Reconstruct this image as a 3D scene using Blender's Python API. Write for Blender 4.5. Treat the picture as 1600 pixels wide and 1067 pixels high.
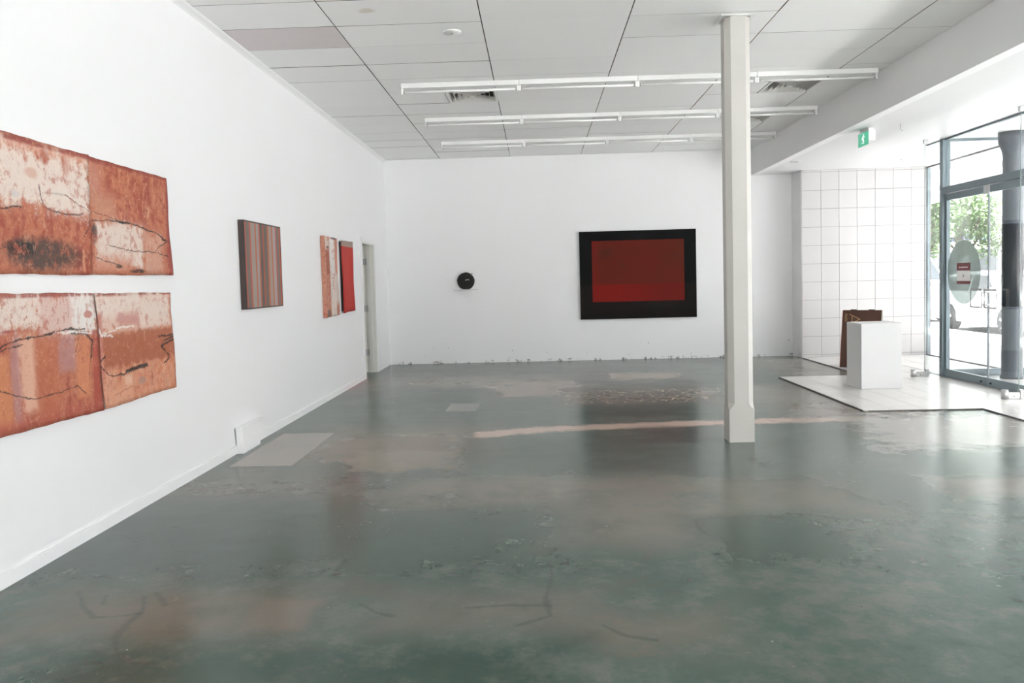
import bpy, bmesh, math, random
from mathutils import Vector, Matrix
random.seed(7)
S = bpy.context.scene
for o in list(bpy.data.objects): bpy.data.objects.remove(o)

# ------------------------------------------------------------------ camera
FPX, YAW, PITCH, ROLL, PPY, EYE = 1280.66, -.0312, -.0543, -.0257, 508.474, 1.4
cy, sy, cp, sp, cr, sr = math.cos(YAW), math.sin(YAW), math.cos(PITCH), math.sin(PITCH), math.cos(ROLL), math.sin(ROLL)
FW = Vector((sy*cp, cy*cp, sp)); R0 = Vector((cy, -sy, 0)); U0 = R0.cross(FW)
RT = R0*cr + U0*sr; UP = U0*cr - R0*sr
cam_d = bpy.data.cameras.new('camera'); cam = bpy.data.objects.new('camera', cam_d)
S.collection.objects.link(cam); S.camera = cam
cam_d.sensor_width = 36; cam_d.lens = FPX/1600*36; cam_d.shift_y = (PPY-533.5)/1600
cam_d.clip_start = .05; cam_d.clip_end = 400
cam.matrix_world = Matrix(((RT.x, UP.x, -FW.x, 0), (RT.y, UP.y, -FW.y, 0), (RT.z, UP.z, -FW.z, EYE), (0, 0, 0, 1)))

# ------------------------------------------------------------------ sky, sun, exposure
W = bpy.data.worlds.new('sky'); S.world = W; W.use_nodes = True
bg = W.node_tree.nodes['Background']
bg.inputs['Color'].default_value = (1, .98, 1, 1); bg.inputs['Strength'].default_value = 1.9
sun_d = bpy.data.lights.new('sun', 'SUN'); sun_d.energy = 32; sun_d.angle = math.radians(3); sun_d.color = (1, .985, .985)
sun = bpy.data.objects.new('sun', sun_d); S.collection.objects.link(sun)
sun.rotation_euler = Vector((-.32, -.10, -.94)).to_track_quat('-Z', 'Y').to_euler()
VS = S.view_settings
VS.view_transform = 'Standard'; VS.look = 'None'; VS.gamma = 1; VS.use_curve_mapping = False
VS.exposure = 1.45
pd = bpy.data.lights.new('daylight_portal', 'AREA'); pd.shape = 'RECTANGLE'; pd.size = 18.6; pd.size_y = 3.08
pd.cycles.is_portal = True
po = bpy.data.objects.new('daylight_portal', pd); S.collection.objects.link(po)
po.matrix_world = Matrix(((0, 0, 1, 6.5), (1, 0, 0, 4.3), (0, 1, 0, 1.54), (0, 0, 0, 1)))
pd2 = bpy.data.lights.new('daylight_portal', 'AREA'); pd2.shape = 'RECTANGLE'; pd2.size = 7.2; pd2.size_y = 2.7; pd2.cycles.is_portal = True
po2 = bpy.data.objects.new('daylight_portal', pd2); S.collection.objects.link(po2)
po2.matrix_world = Matrix(((1, 0, 0, 2.0), (0, 0, -1, -5.25), (0, 1, 0, 1.6), (0, 0, 0, 1)))
S.cycles.max_bounces = 14; S.cycles.diffuse_bounces = 8; S.cycles.transparent_max_bounces = 24

# ------------------------------------------------------------------ pixels of the photograph -> points on known planes
def ray(x, y): return FW + RT*((x-800)/FPX) + UP*((PPY-y)/FPX)
def on(x, y, ax, v):
    d = ray(x, y); o = Vector((0, 0, EYE)); return o + d*((v-o[ax])/d[ax])
def FL(x, y): p = on(x, y, 2, 0); return (p.x, p.y)
def LWP(x, y, X=-2.56): p = on(x, y, 0, X); return (p.y, p.z)

XL, YB, ZC, ZS, XBM, XF, XW, Y0 = -2.575, 14.12, 3.515, 3.08, 3.68, 5.3, 6.4, -5.0

# ------------------------------------------------------------------ node expressions
class E:
    def __init__(s, nt, v): s.nt = nt; s.v = v
    def _m(s, op, *a):
        n = s.nt.nodes.new('ShaderNodeMath'); n.operation = op
        for i, q in enumerate((s,)+a):
            v = q.v if isinstance(q, E) else q
            if isinstance(v, (int, float)): n.inputs[i].default_value = v
            else: s.nt.links.new(v, n.inputs[i])
        return E(s.nt, n.outputs[0])
    def __add__(s, o): return s._m('ADD', o)
    __radd__ = __add__
    def __mul__(s, o): return s._m('MULTIPLY', o)
    __rmul__ = __mul__
    def __sub__(s, o): return s._m('SUBTRACT', o)
    def __rsub__(s, o): return E(s.nt, o)._m('SUBTRACT', s)
    def abs(s): return s._m('ABSOLUTE')
    def max(s, o): return s._m('MAXIMUM', o)
    def min(s, o): return s._m('MINIMUM', o)
    def sqrt(s): return s._m('SQRT')
    def step(s, a, b):
        n = s.nt.nodes.new('ShaderNodeMapRange'); n.interpolation_type = 'SMOOTHSTEP'
        inv = a > b
        s.nt.links.new(s.v, n.inputs[0])
        n.inputs[1].default_value = min(a, b); n.inputs[2].default_value = max(a, b)
        n.inputs[3].default_value = 1.0 if inv else 0.0; n.inputs[4].default_value = 0.0 if inv else 1.0
        return E(s.nt, n.outputs[0])
class Mat:
    def __init__(s, name):
        s.m = bpy.data.materials.new(name); s.m.use_nodes = True; s.nt = s.m.node_tree
        s.b = s.nt.nodes['Principled BSDF']; s._p = None
    def pos(s):
        if not s._p: s._p = s.nt.nodes.new('ShaderNodeNewGeometry').outputs['Position']
        return s._p
    def xyz(s):
        n = s.nt.nodes.new('ShaderNodeSeparateXYZ'); s.nt.links.new(s.pos(), n.inputs[0])
        return [E(s.nt, n.outputs[i]) for i in range(3)]
    def noise(s, scale, detail=4, rough=.55, stretch=(1, 1, 1), dist=0, off=0):
        mp = s.nt.nodes.new('ShaderNodeMapping'); s.nt.links.new(s.pos(), mp.inputs[0])
        mp.inputs['Scale'].default_value = stretch; mp.inputs['Location'].default_value = (off, off*.7, off*1.3)
        n = s.nt.nodes.new('ShaderNodeTexNoise'); s.nt.links.new(mp.outputs[0], n.inputs['Vector'])
        n.inputs['Scale'].default_value = scale; n.inputs['Detail'].default_value = detail
        n.inputs['Roughness'].default_value = rough; n.inputs['Distortion'].default_value = dist
        return E(s.nt, n.outputs[0])
    def mix(s, a, b, f):
        n = s.nt.nodes.new('ShaderNodeMix'); n.data_type = 'RGBA'
        for sock, v in ((n.inputs[0], f), (n.inputs[6], a), (n.inputs[7], b)):
            v = v.v if isinstance(v, E) else v
            if isinstance(v, (int, float)): sock.default_value = v
            elif isinstance(v, tuple): sock.default_value = (*v, 1)
            else: s.nt.links.new(v, sock)
        return n.outputs[2]
    def seg(s, p2, a, b):
        L = s.nt.links; N = s.nt.nodes
        pa = N.new('ShaderNodeVectorMath'); pa.operation = 'SUBTRACT'; L.new(p2, pa.inputs[0]); pa.inputs[1].default_value = (a[0], a[1], 0)
        ba = Vector((b[0]-a[0], b[1]-a[1], 0)); q = ba/max(ba.length_squared, 1e-9)
        d = N.new('ShaderNodeVectorMath'); d.operation = 'DOT_PRODUCT'; L.new(pa.outputs[0], d.inputs[0]); d.inputs[1].default_value = q
        c = N.new('ShaderNodeClamp'); L.new(d.outputs['Value'], c.inputs[0])
        k = N.new('ShaderNodeVectorMath'); k.operation = 'SCALE'; k.inputs[0].default_value = ba; L.new(c.outputs[0], k.inputs['Scale'])
        r = N.new('ShaderNodeVectorMath'); r.operation = 'DISTANCE'; L.new(pa.outputs[0], r.inputs[0]); L.new(k.outputs[0], r.inputs[1])
        return E(s.nt, r.outputs['Value'])
    def poly(s, p2, pts):
        d = None
        for a, b in zip(pts, pts[1:]):
            q = s.seg(p2, a, b); d = q if d is None else d.min(q)
        return d
    def color(s, c):
        if isinstance(c, tuple): s.b.inputs['Base Color'].default_value = (*c, 1)
        else: s.nt.links.new(c, s.b.inputs['Base Color'])
        return s
    def rough(s, r):
        if isinstance(r, E): s.nt.links.new(r.v, s.b.inputs['Roughness'])
        else: s.b.inputs['Roughness'].default_value = r
        return s
    def bump(s, h, strength=.2, dist=.01):
        n = s.nt.nodes.new('ShaderNodeBump'); n.inputs['Strength'].default_value = strength; n.inputs['Distance'].default_value = dist
        s.nt.links.new(h.v, n.inputs['Height']); s.nt.links.new(n.outputs[0], s.b.inputs['Normal']); return s
def simple(name, c, rough=.5, metal=0, var=.06, scale=6, bump=0, bscale=60):
    m = Mat(name); n = m.noise(scale, 3)
    m.color(m.mix(tuple(x*(1-var) for x in c), tuple(min(1, x*(1+var)) for x in c), n)); m.rough(rough)
    m.b.inputs['Metallic'].default_value = metal
    if bump: m.bump(m.noise(bscale, 3), bump, .004)
    return m.m
def srgb(r, g, b):
    f = lambda u: (u/255/12.92) if u <= 10 else ((u/255+.055)/1.055)**2.4
    return (f(r), f(g), f(b))
def glass_mat(name, tint):
    m = bpy.data.materials.new(name); m.use_nodes = True; nt = m.node_tree; nt.nodes.clear()
    out = nt.nodes.new('ShaderNodeOutputMaterial'); t = nt.nodes.new('ShaderNodeBsdfTransparent'); t.inputs[0].default_value = (*tint, 1)
    g = nt.nodes.new('ShaderNodeBsdfGlossy'); g.inputs['Roughness'].default_value = .01
    lw = nt.nodes.new('ShaderNodeLayerWeight'); lw.inputs[0].default_value = .5
    f0 = nt.nodes.new('ShaderNodeMath'); f0.operation = 'POWER'; f0.inputs[1].default_value = 5; nt.links.new(lw.outputs['Facing'], f0.inputs[0])
    f = nt.nodes.new('ShaderNodeMath'); f.operation = 'MULTIPLY_ADD'; f.inputs[1].default_value = .95; f.inputs[2].default_value = .03; nt.links.new(f0.outputs[0], f.inputs[0])
    x = nt.nodes.new('ShaderNodeMixShader')
    nt.links.new(f.outputs[0], x.inputs[0]); nt.links.new(t.outputs[0], x.inputs[1]); nt.links.new(g.outputs[0], x.inputs[2]); nt.links.new(x.outputs[0], out.inputs[0])
    return m

# ------------------------------------------------------------------ mesh helpers
COL = S.collection
class MB:
    def __init__(s): s.bm = bmesh.new(); s.smooth = False
    def box(s, x0, x1, y0, y1, z0, z1, bev=0):
        r = bmesh.ops.create_cube(s.bm, size=1)['verts']
        for v in r: v.co = Vector(((x0+x1)/2+v.co.x*(x1-x0), (y0+y1)/2+v.co.y*(y1-y0), (z0+z1)/2+v.co.z*(z1-z0)))
        if bev:
            es = {e for v in r for e in v.link_edges}
            bmesh.ops.bevel(s.bm, geom=list(es), offset=bev, segments=2, profile=.5, affect='EDGES')
        return s
    def prism(s, pts, ax, a, b):
        # pts in the two other axes (order x,y,z without ax)
        def mk(p, t):
            c = list(p); c.insert(ax, t); return s.bm.verts.new(c)
        A = [mk(p, a) for p in pts]; B = [mk(p, b) for p in pts]; n = len(pts)
        s.bm.faces.new(A); s.bm.faces.new(B[::-1])
        for i in range(n): s.bm.faces.new((A[i], B[i], B[(i+1) % n], A[(i+1) % n]))
        bmesh.ops.recalc_face_normals(s.bm, faces=s.bm.faces[:]); return s
    def cyl(s, c, r, h, ax=2, n=20, r2=None):
        r2 = r if r2 is None else r2
        ring = lambda t, rr: [tuple(c[k] + (t if k == ax else rr*(math.cos(2*math.pi*i/n) if k == (ax+1) % 3 else math.sin(2*math.pi*i/n))) for k in range(3)) for i in range(n)]
        A = [s.bm.verts.new(p) for p in ring(0, r)]; B = [s.bm.verts.new(p) for p in ring(h, r2)]
        s.bm.faces.new(A[::-1]); s.bm.faces.new(B)
        for i in range(n):
            f = s.bm.faces.new((A[i], A[(i+1) % n], B[(i+1) % n], B[i])); f.smooth = True
        return s
    def lathe(s, c, prof, ax=2, n=28):
        rings = []
        for r, t in prof:
            rings.append([s.bm.verts.new([c[k] + (t if k == ax else r*(math.cos(2*math.pi*i/n) if k == (ax+1) % 3 else math.sin(2*math.pi*i/n))) for k in range(3)]) for i in range(n)])
        for A, B in zip(rings, rings[1:]):
            for i in range(n):
                f = s.bm.faces.new((A[i], A[(i+1) % n], B[(i+1) % n], B[i])); f.smooth = True
        s.bm.faces.new(rings[0][::-1]); s.bm.faces.new(rings[-1]); return s
    def tube(s, pts, r, n=8, closed=False):
        pts = [Vector(p) for p in pts]; rings = []; N = len(pts)
        for i, p in enumerate(pts):
            a = pts[i-1] if (i or closed) else p; b = pts[(i+1) % N] if (i < N-1 or closed) else p
            t = (b-a).normalized(); u = t.cross(Vector((0, 0, 1)))
            if u.length < 1e-3: u = t.cross(Vector((1, 0, 0)))
            u.normalize(); w = t.cross(u)
            rings.append([s.bm.verts.new(p + u*r*math.cos(2*math.pi*k/n) + w*r*math.sin(2*math.pi*k/n)) for k in range(n)])
        for i in range(N if closed else N-1):
            A, B = rings[i], rings[(i+1) % N]
            for k in range(n):
                f = s.bm.faces.new((A[k], A[(k+1) % n], B[(k+1) % n], B[k])); f.smooth = True
        if not closed: s.bm.faces.new(rings[0][::-1]); s.bm.faces.new(rings[-1])
        return s
    def quad(s, *ps): s.bm.faces.new([s.bm.verts.new(p) for p in ps]); return s
    def build(s, name, mat, parent=None, local=False):
        if parent and not local:
            off = Vector(); q = parent
            while q: off += q.location; q = q.parent
            bmesh.ops.translate(s.bm, verts=s.bm.verts[:], vec=-off)
        me = bpy.data.meshes.new(name); s.bm.to_mesh(me); s.bm.free()
        me.materials.append(mat)
        o = bpy.data.objects.new(name, me); COL.objects.link(o)
        if parent: o.parent = parent
        return o
def tag(o, label=None, cat=None, group=None, kind=None):
    for k, v in (('label', label), ('category', cat), ('group', group), ('kind', kind)):
        if v: o[k] = v
    return o
def empty(name, loc, label=None, cat=None, group=None, rz=0, kind=None):
    o = bpy.data.objects.new(name, None); COL.objects.link(o); o.location = loc; o.rotation_euler.z = rz
    o.empty_display_size = .1
    return tag(o, label, cat, group, kind)
def struct(o, label): return tag(o, label, kind='structure')
def copy_tree(o, parent=None):
    c = o.copy(); COL.objects.link(c); c.parent = parent
    for ch in list(o.children): copy_tree(ch, c)
    return c
def box(name, mat, parent, *a, **k): return MB().box(*a, **k).build(name, mat, parent)

# ------------------------------------------------------------------ materials
white_metal = simple('white_enamel', (.8, .8, .79), .35, var=.03)
lamp_white = simple('tube_white', (.83, .83, .82), .25, var=.02)
plastic_w = simple('white_plastic', (.82, .82, .81), .4, var=.02)
dark_gap = simple('dark_void', (.05, .048, .045), .9)
grey_plastic = simple('grey_plastic', (.35, .35, .35), .5)
alum = simple('blue_grey_aluminium', (.2, .25, .275), .38, .35, var=.06)
pale_alum = simple('pale_aluminium', (.3, .3, .32), .4, .2, var=.05)
steel = simple('brushed_steel', (.55, .55, .55), .32, .9, var=.08, scale=30)
dark_rubber = simple('black_rubber', (.02, .02, .022), .6)
column_m = simple('cream_paint', (.50, .487, .455), .5, var=.03, scale=4, bump=.25, bscale=25)
door_m = simple('cream_door_paint', (.74, .74, .69), .45, var=.02)
soffit_m = simple('smooth_white_paint', (.815, .815, .82), .5, var=.01)
tile_w = simple('white_wall_tile', (.51, .50, .495), .2, var=.02, scale=1.5)
grout_w = simple('pale_grout', (.55, .52, .48), .9)
tile_f = simple('cream_floor_tile', (.66, .645, .62), .22, var=.05, scale=2)
grout_f = simple('grey_grout', (.27, .25, .24), .9)
trim_dark = simple('dark_edge_trim', (.1, .095, .09), .6)
plinth_m = simple('plinth_paint', (.65, .65, .65), .5, var=.01)
glass = glass_mat('clear_glass', (.97, .98, .975))
frost = None

def wall_material():
    m = Mat('white_wall_paint'); x, y, z = m.xyz()
    n = m.noise(1.2, 4); c = m.mix((.805, .805, .81), (.83, .83, .835), n)
    # chipped plaster along the foot of the back wall
    back = y.step(14.08, 14.1)
    chips = m.noise(9, 6, .75, off=4).step(.54, .60)*z.step(.055, .03)*back
    spots = m.noise(16, 3, .5, off=9).step(.715, .74)*z.step(.38, .2)*back
    c = m.mix(c, (.13, .125, .115), (chips.max(spots))*.85)
    m.color(c).rough(.55)
    m.bump(m.noise(14, 5, .6)+(m.noise(3, 3)*2.0), .10, .01)
    return m.m
wall_m = wall_material()

def ceiling_material():
    m = Mat('ceiling_panel_paint'); x, y, z = m.xyz()
    oi = m.nt.nodes.new('ShaderNodeObjectInfo'); rnd = E(m.nt, oi.outputs['Random'])
    v = rnd*.03+.885
    cc = m.nt.nodes.new('ShaderNodeCombineXYZ')
    for i, k in enumerate((1, 1, .995)): m.nt.links.new((v*k).v, cc.inputs[i])
    c = cc.outputs[0]
    p = on(572, 17, 2, ZC)
    d = ((x-p.x)*(x-p.x)*2.2+(y-p.y)*(y-p.y)*3).sqrt()+(m.noise(9, 4)-.5)*.16
    c = m.mix(c, (.62, .54, .40), d.step(.13, .05)*.55)
    c = m.mix(c, (.55, .52, .48), m.noise(5, 5, .7, off=3).step(.68, .78)*.18)
    m.color(c).rough(.6); m.bump(m.noise(8, 4), .06, .01)
    return m.m
ceil_m = ceiling_material()
pink_panel = simple('pinkish_panel', (.70, .645, .65), .6, var=.02)

# ------------------------------------------------------------------ painted concrete floor
def floor_material():
    m = Mat('worn_green_concrete'); x, y, z = m.xyz()
    n1 = m.noise(.55, 5, .6); n2 = m.noise(2.2, 6, .65, off=3); n3 = m.noise(7, 6, .7, off=8); n4 = m.noise(28, 4, .7, off=1)
    wob = (n2-.5)*.55+(n3-.5)*.34+(n4-.5)*.07
    c = m.mix((.038, .074, .057), (.066, .106, .087), n2)
    c = m.mix(c, (.085, .122, .107), n1.step(.45, .7)*.5)
    # mottled wear everywhere
    c = m.mix(c, (.135, .13, .112), (n2*.5+n3*.6).step(.50, .68)*.5)
    c = m.mix(c, (.035, .058, .046), (n3*.6+n2*.4).step(.47, .34)*.55)
    c = m.mix(c, (.15, .15, .135), m.noise(45, 4, .8, off=71).step(.55, .75)*n3.step(.4, .65)*.35)
    def rect(px, col, amt=1, soft=.1, wobble=1.0):
        nonlocal c
        x0, y0, x1, y1 = px; ym = (y0+y1)/2; xm = (x0+x1)/2
        Ya = FL(xm, y1)[1]; Yb = FL(xm, y0)[1]; Xa = FL(x0, ym)[0]; Xb = FL(x1, ym)[0]
        dx = (x-(Xa+Xb)/2).abs()-(Xb-Xa)/2; dy = (y-(Ya+Yb)/2).abs()-(Yb-Ya)/2
        d = dx.max(dy)
        if wobble: d = d+wob*wobble
        k = d.step(soft, -soft)
        if amt != 1: k = k*amt
        c = m.mix(c, col, k)
    tan = (.165, .145, .115); dk = (.03, .028, .024); dkg = (.024, .055, .040); rust = (.235, .175, .13)
    # tan bands across the middle and the foreground
    rect((590, 742, 1090, 800), tan, .75, .25, 2.0)
    rect((860, 785, 1090, 850), tan, .7, .25, 1.7)
    rect((1080, 745, 1330, 800), (.165, .15, .118), .65, .3, 2.0)
    rect((60, 915, 500, 1000), (.135, .115, .088), .75, .2, 1.5)
    rect((395, 935, 490, 985), (.165, .135, .11), .6, .05, .4)
    rect((590, 920, 950, 990), (.135, .12, .098), .65, .2, 1.8)
    rect((220, 738, 590, 780), (.14, .125, .102), .65, .2, 1.8)
    rect((950, 960, 1130, 1010), (.17, .13, .10), .5, .2, 1.5)
    rect((1050, 700, 1400, 735), (.12, .145, .13), .5, .2, 1.5)
    # darker repainted areas, and one painted reflection
    rect((330, 795, 880, 905), dkg, .7, .5, 2.0)
    rect((0, 1010, 900, 1100), dkg, .85, .2, 1.1)
    rect((100, 790, 420, 900), (.045, .07, .065), .6, .25, 1.2)
    rect((930, 680, 1110, 742), (.035, .052, .044), .35, .3, .8)  # dark reflection of the far wall painting, tinted into the floor colour
    rect((1110, 810, 1290, 880), dkg, .75, .25, 1.0)
    rect((735, 688, 900, 722), dkg, .75, .15, .9)
    rect((575, 608, 780, 668), (.055, .082, .07), .7, .3, 1.0)
    # browner worn concrete behind
    rect((470, 670, 740, 720), rust, .7, .5, 2.8)
    rect((560, 705, 720, 735), (.24, .20, .15), .55, .12, 1.2)
    rect((575, 588, 900, 606), (.24, .215, .175), .85, .3, 2.4)
    rect((775, 596, 895, 620), (.30, .245, .21), .85, .25, 2.2)
    rect((640, 565, 1150, 580), (.12, .128, .118), .6, .3, .8)
    # bed marks of removed fixtures
    rect((905, 628, 1085, 652), dkg, .85, .2, .6)
    net = n4.step(.45, .55)
    rect((880, 605, 1125, 632), (.10, .075, .055), .95, .12, 1.1)
    k0 = FL(880, 632); k1 = FL(1125, 605)
    inside = ((x-(k0[0]+k1[0])/2).abs()-(k1[0]-k0[0])/2).max((y-(k0[1]+k1[1])/2).abs()-(k1[1]-k0[1])/2).step(.15, -.15)
    vor = m.nt.nodes.new('ShaderNodeTexVoronoi'); vor.feature = 'DISTANCE_TO_EDGE'; vor.inputs['Scale'].default_value = 9
    m.nt.links.new(m.pos(), vor.inputs['Vector'])
    lines = E(m.nt, vor.outputs[0]).step(.10, .03)
    c = m.mix(c, (.46, .38, .28), lines*inside*n3.step(.42, .56)*.6)
    rect((893, 580, 955, 592), (.05, .038, .03), 1, .12, .8)
    rect((950, 582, 1070, 593), (.34, .28, .23), .9, .2, 1.2)
    # long pale strip across the room
    pts = [FL(*p) for p in ((760, 678), (860, 670), (960, 666), (1130, 660), (1240, 656), (1340, 654))]
    cc = m.nt.nodes.new('ShaderNodeCombineXYZ'); m.nt.links.new(x.v, cc.inputs[0]); m.nt.links.new(y.v, cc.inputs[1]); p2 = cc.outputs[0]
    d = m.poly(p2, pts)+wob*.22
    c = m.mix(c, (.50, .37, .315), (d+(n3-.5)*.22+(n4-.5)*.08).step(.22, .06)*(x.step(3.6, 2.2)*.6+.35))
    rect((1000, 668, 1112, 690), dk, .8, .2, .9)
    # pale concrete squares
    rect((700, 630, 748, 642), (.25, .255, .235), .85, .02, .03)
    q = [FL(*p) for p in ((331, 730), (456, 730), (522, 676), (427, 676))]
    dx = (x-(-2.2)).abs()-((q[1][0]+q[2][0])/2+2.2); ym = (q[0][1]+q[2][1])/2
    d = dx.max((y-ym).abs()-(q[2][1]-q[0][1])/2)+wob*.04
    c = m.mix(c, (.33, .295, .265), d.step(.02, -.02)*(n2*.3+.72))
    # worn border along the tiled entry
    rect((1180, 598, 1400, 655), (.23, .20, .17), .75, .2, 2.4)
    rect((1350, 648, 1700, 700), (.31, .29, .265), .9, .25, 2.2)
    rect((1195, 560, 1310, 588), (.28, .25, .22), .7, .3, 1.8)
    rect((1470, 742, 1700, 776), (.24, .19, .16), .6, .2, 1.2)
    flakes = m.noise(5, 5, .7, off=21).step(.60, .63)*x.step(2.9, 3.6)*y.step(6.6, 7.4)
    c = m.mix(c, (.48, .46, .43), flakes*.8)
    # scattered chips
    c = m.mix(c, (.5, .48, .44), m.noise(26, 2, .5, off=41).step(.79, .81)*.6)
    c = m.mix(c, (.03, .03, .03), m.noise(22, 2, .5, off=51).step(.80, .82)*.7)
    # scuff lines left by dragged furniture
    def z5(a): return [FL(px/2.667, 700+py/2.667) for px, py in a]
    def z6(a): return [FL(500+px/2.667, 700+py/2.667) for px, py in a]
    for pl_, w in ((z5([(600, 620), (595, 680), (520, 740), (478, 800), (490, 860), (560, 895), (650, 900)]), .014),
                   (z5([(330, 600), (345, 660), (390, 705), (500, 700), (580, 690)]), .014),
                   (z5([(440, 615), (430, 650)]), .012), (z5([(650, 600), (690, 655)]), .012),
                   (z6([(170, 650), (230, 685), (300, 700)]), .014), (z6([(620, 665), (760, 655), (960, 655)]), .012),
                   (z6([(960, 470), (965, 540), (940, 620), (960, 700), (820, 740)]), .014),
                   (z6([(1180, 740), (1280, 785), (1400, 800)]), .014)):
        d = m.poly(p2, pl_)+(n3-.5)*.06
        c = m.mix(c, (.035, .045, .038), d.step(w*1.5, w*.2)*.38)
    # red spill by the doorway
    d = m.poly(p2, [FL(541, 610), FL(570, 594)])+wob*.12
    c = m.mix(c, (.32, .035, .03), d.step(.13, .05)*.75)
    c = m.mix(c, (.30, .27, .22), (n4.step(.60, .72)*n2.step(.45, .65))*.22)
    m.color(c)
    r = ((n3*.06+n2*.10)+.145).min(.262)
    m.rough(r)
    m.b.inputs['Specular IOR Level'].default_value = .36
    m.bump(m.noise(4, 3, .5, off=61)+n4*.12, .12, .012)
    return m.m
floor_m = floor_material()
# ================================================================== THE SETTING
fl = MB().box(-4.3, XW+.08, Y0, YB+.1, -.12, 0).build('floor', floor_m); struct(fl, 'worn green painted concrete floor with pale patches')
# tiled entry, part of the floor
XT, XB0, YA, YBk = 4.42, 3.25, 8.25, 11.14
tb = MB().box(XT, XF+.06, Y0+.02, YBk, .0005, .008).box(4.36, XF+.06, YBk, 13.62, .0005, .008).box(XB0, XT, YA, YBk, .0005, .008)
tb.box(XF+.06, XW, 8.86, 10.8, .0005, .008).box(XF+.06, XW-.05, 10.88, 13.62, .0005, .008).build('grout_bed', grout_f, fl)
_tile_cache = {}
def tile(x0, x1, y0, y1, ztop=.014, mat=tile_f, parent=fl, name='floor_tile'):
    g = .0022; w, h = round(x1-x0-2*g, 3), round(y1-y0-2*g, 3)
    if w < .02 or h < .02: return
    key = (w, h, name)
    if key not in _tile_cache:
        b = MB().box(-w/2, w/2, -h/2, h/2, 0, ztop-.003); me = bpy.data.meshes.new(name); b.bm.to_mesh(me); b.bm.free(); me.materials.append(mat); _tile_cache[key] = me
    o = bpy.data.objects.new(name, _tile_cache[key]); COL.objects.link(o); o.parent = parent
    o.location = ((x0+x1)/2, (y0+y1)/2, .003)
rows = [Y0+.02]+[8.46+.58*k for k in range(-23, 9)]
rows = [r for r in rows if r >= Y0+.02]+[13.62]
cols = [3.25, 3.545, 3.85, 4.15, 4.42, 4.72, 5.02, 5.345]
for a, b in zip(rows, rows[1:]):
    for ca, cb in zip(cols, cols[1:]):
        if ca < XT-.01:
            y0, y1 = max(a, YA), min(b, YBk)
            if y1-y0 > .03: tile(ca, cb, y0, y1)
            if ca > 4.1 and b > YBk and b-max(a, YBk) > .03: tile(4.36, cb, max(a, YBk), b)
        elif b > 2.5: tile(ca, cb, a, b)
for a, b in zip(rows, rows[1:]):
    if 8.2 < a < 13.7:
        for ca, cb in ((5.36, 5.7), (5.7, 6.05), (6.05, 6.34)):
            y0, y1 = (max(a, 8.88), min(b, 10.78)) if a < 10.7 else (max(a, 10.9), b)
            if y1-y0 > .05: tile(ca, cb, y0, y1)
# dark edge strip round the tiles
te = MB()
te.box(XB0-.008, XB0, YA+.06, YBk, .0005, .013); te.box(XB0+.05, XT, YA-.008, YA, .0005, .013); te.box(XT-.008, XT, Y0+.02, YA, .0005, .013); te.box(4.352, 4.36, YBk, 13.62, .0005, .013)
te.prism([(XB0-.008, YA+.06), (XB0+.05, YA-.008), (XB0+.05, YA), (XB0, YA+.06)], 2, .0005, .013)
te.build('edge_strip', trim_dark, fl)

wl = MB().box(XL-.16, XL, Y0, 12.06, 0, ZC).box(XL-.16, XL, 12.06, 13.0, 2.04, ZC).box(XL-.16, XL, 13.0, YB, 0, ZC).build('wall_left', wall_m)
struct(wl, 'long white plaster wall hung with paintings')
wb = MB().box(-4.3, 4.36, YB, YB+.2, 0, 3.6).build('wall_back', wall_m); struct(wb, 'white far wall with chipped plaster at its foot')
wr = MB().box(4.36, XW+.05, 13.635, YB+.2, 0, 3.6).build('wall_tiled', simple('grouted_wall', (.22, .2, .185), .8)); struct(wr, 'white square tiled wall beside the shop entrance')
# paint the return of the tiled wall white
MB().box(4.354, 4.36, 13.63, YB, 0, ZS).build('return_panel', wall_m, wr)
tc = {}
xs = [4.385+.3*0]
xe = [4.362, 4.675, 4.966, 5.257, 5.548, 5.839, 6.13, XW]
zr = [.008]+[3.045-.2985*k for k in range(10, -1, -1)]+[ZS]
zr = [z for z in zr if z >= .008]
for a, b in zip(xe, xe[1:]):
    for c, d in zip(zr, zr[1:]):
        w, h = round(b-a-.005, 4), round(d-c-.005, 4)
        if h < .015: continue
        k = (w, h)
        if k not in tc:
            q = MB().box(-w/2, w/2, -.006, .006, -h/2, h/2); me = bpy.data.meshes.new('wall_tile'); q.bm.to_mesh(me); q.bm.free(); me.materials.append(tile_w); tc[k] = me
        o = bpy.data.objects.new('wall_tile', tc[k]); COL.objects.link(o); o.parent = wr; o.location = ((a+b)/2, 13.63, (c+d)/2)
struct(MB().box(-4.3, -1.6, Y0-.2, Y0, 0, 3.6).box(-1.6, 5.6, Y0-.2, Y0, 0, .25).box(-1.6, 5.6, Y0-.2, Y0, 2.95, 3.6).box(5.6, XW+.05, Y0-.2, Y0, 0, 3.6).build('wall_front', wall_m), 'white wall at the near end of the room with an added daylight window')  # window opening added out of view to brighten the ceiling and far wall
sr = MB().box(-4.5, -4.3, 10.8, YB+.2, 0, 3.6).box(-4.3, XL-.16, 10.8, 11.0, 0, 3.6).box(-4.3, XL-.16, 11.0, YB, 2.75, 2.8)
struct(sr.build('wall_side_room', wall_m), 'white walls of the small room behind the doorway')
struct(MB().box(XL, XL+.012, Y0, 12.04, 0, .07).box(XL, XL+.012, 13.05, YB, 0, .07).build('baseboard_left', wall_m), 'low white skirting along the painting wall')
co = MB().prism([(XL, ZC), (XL+.045, ZC), (XL+.04, ZC-.012), (XL+.015, ZC-.03), (XL, ZC-.045)], 1, Y0, YB)
struct(co.build('trim_1', soffit_m), 'thin white cornice along the painting wall')

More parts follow.
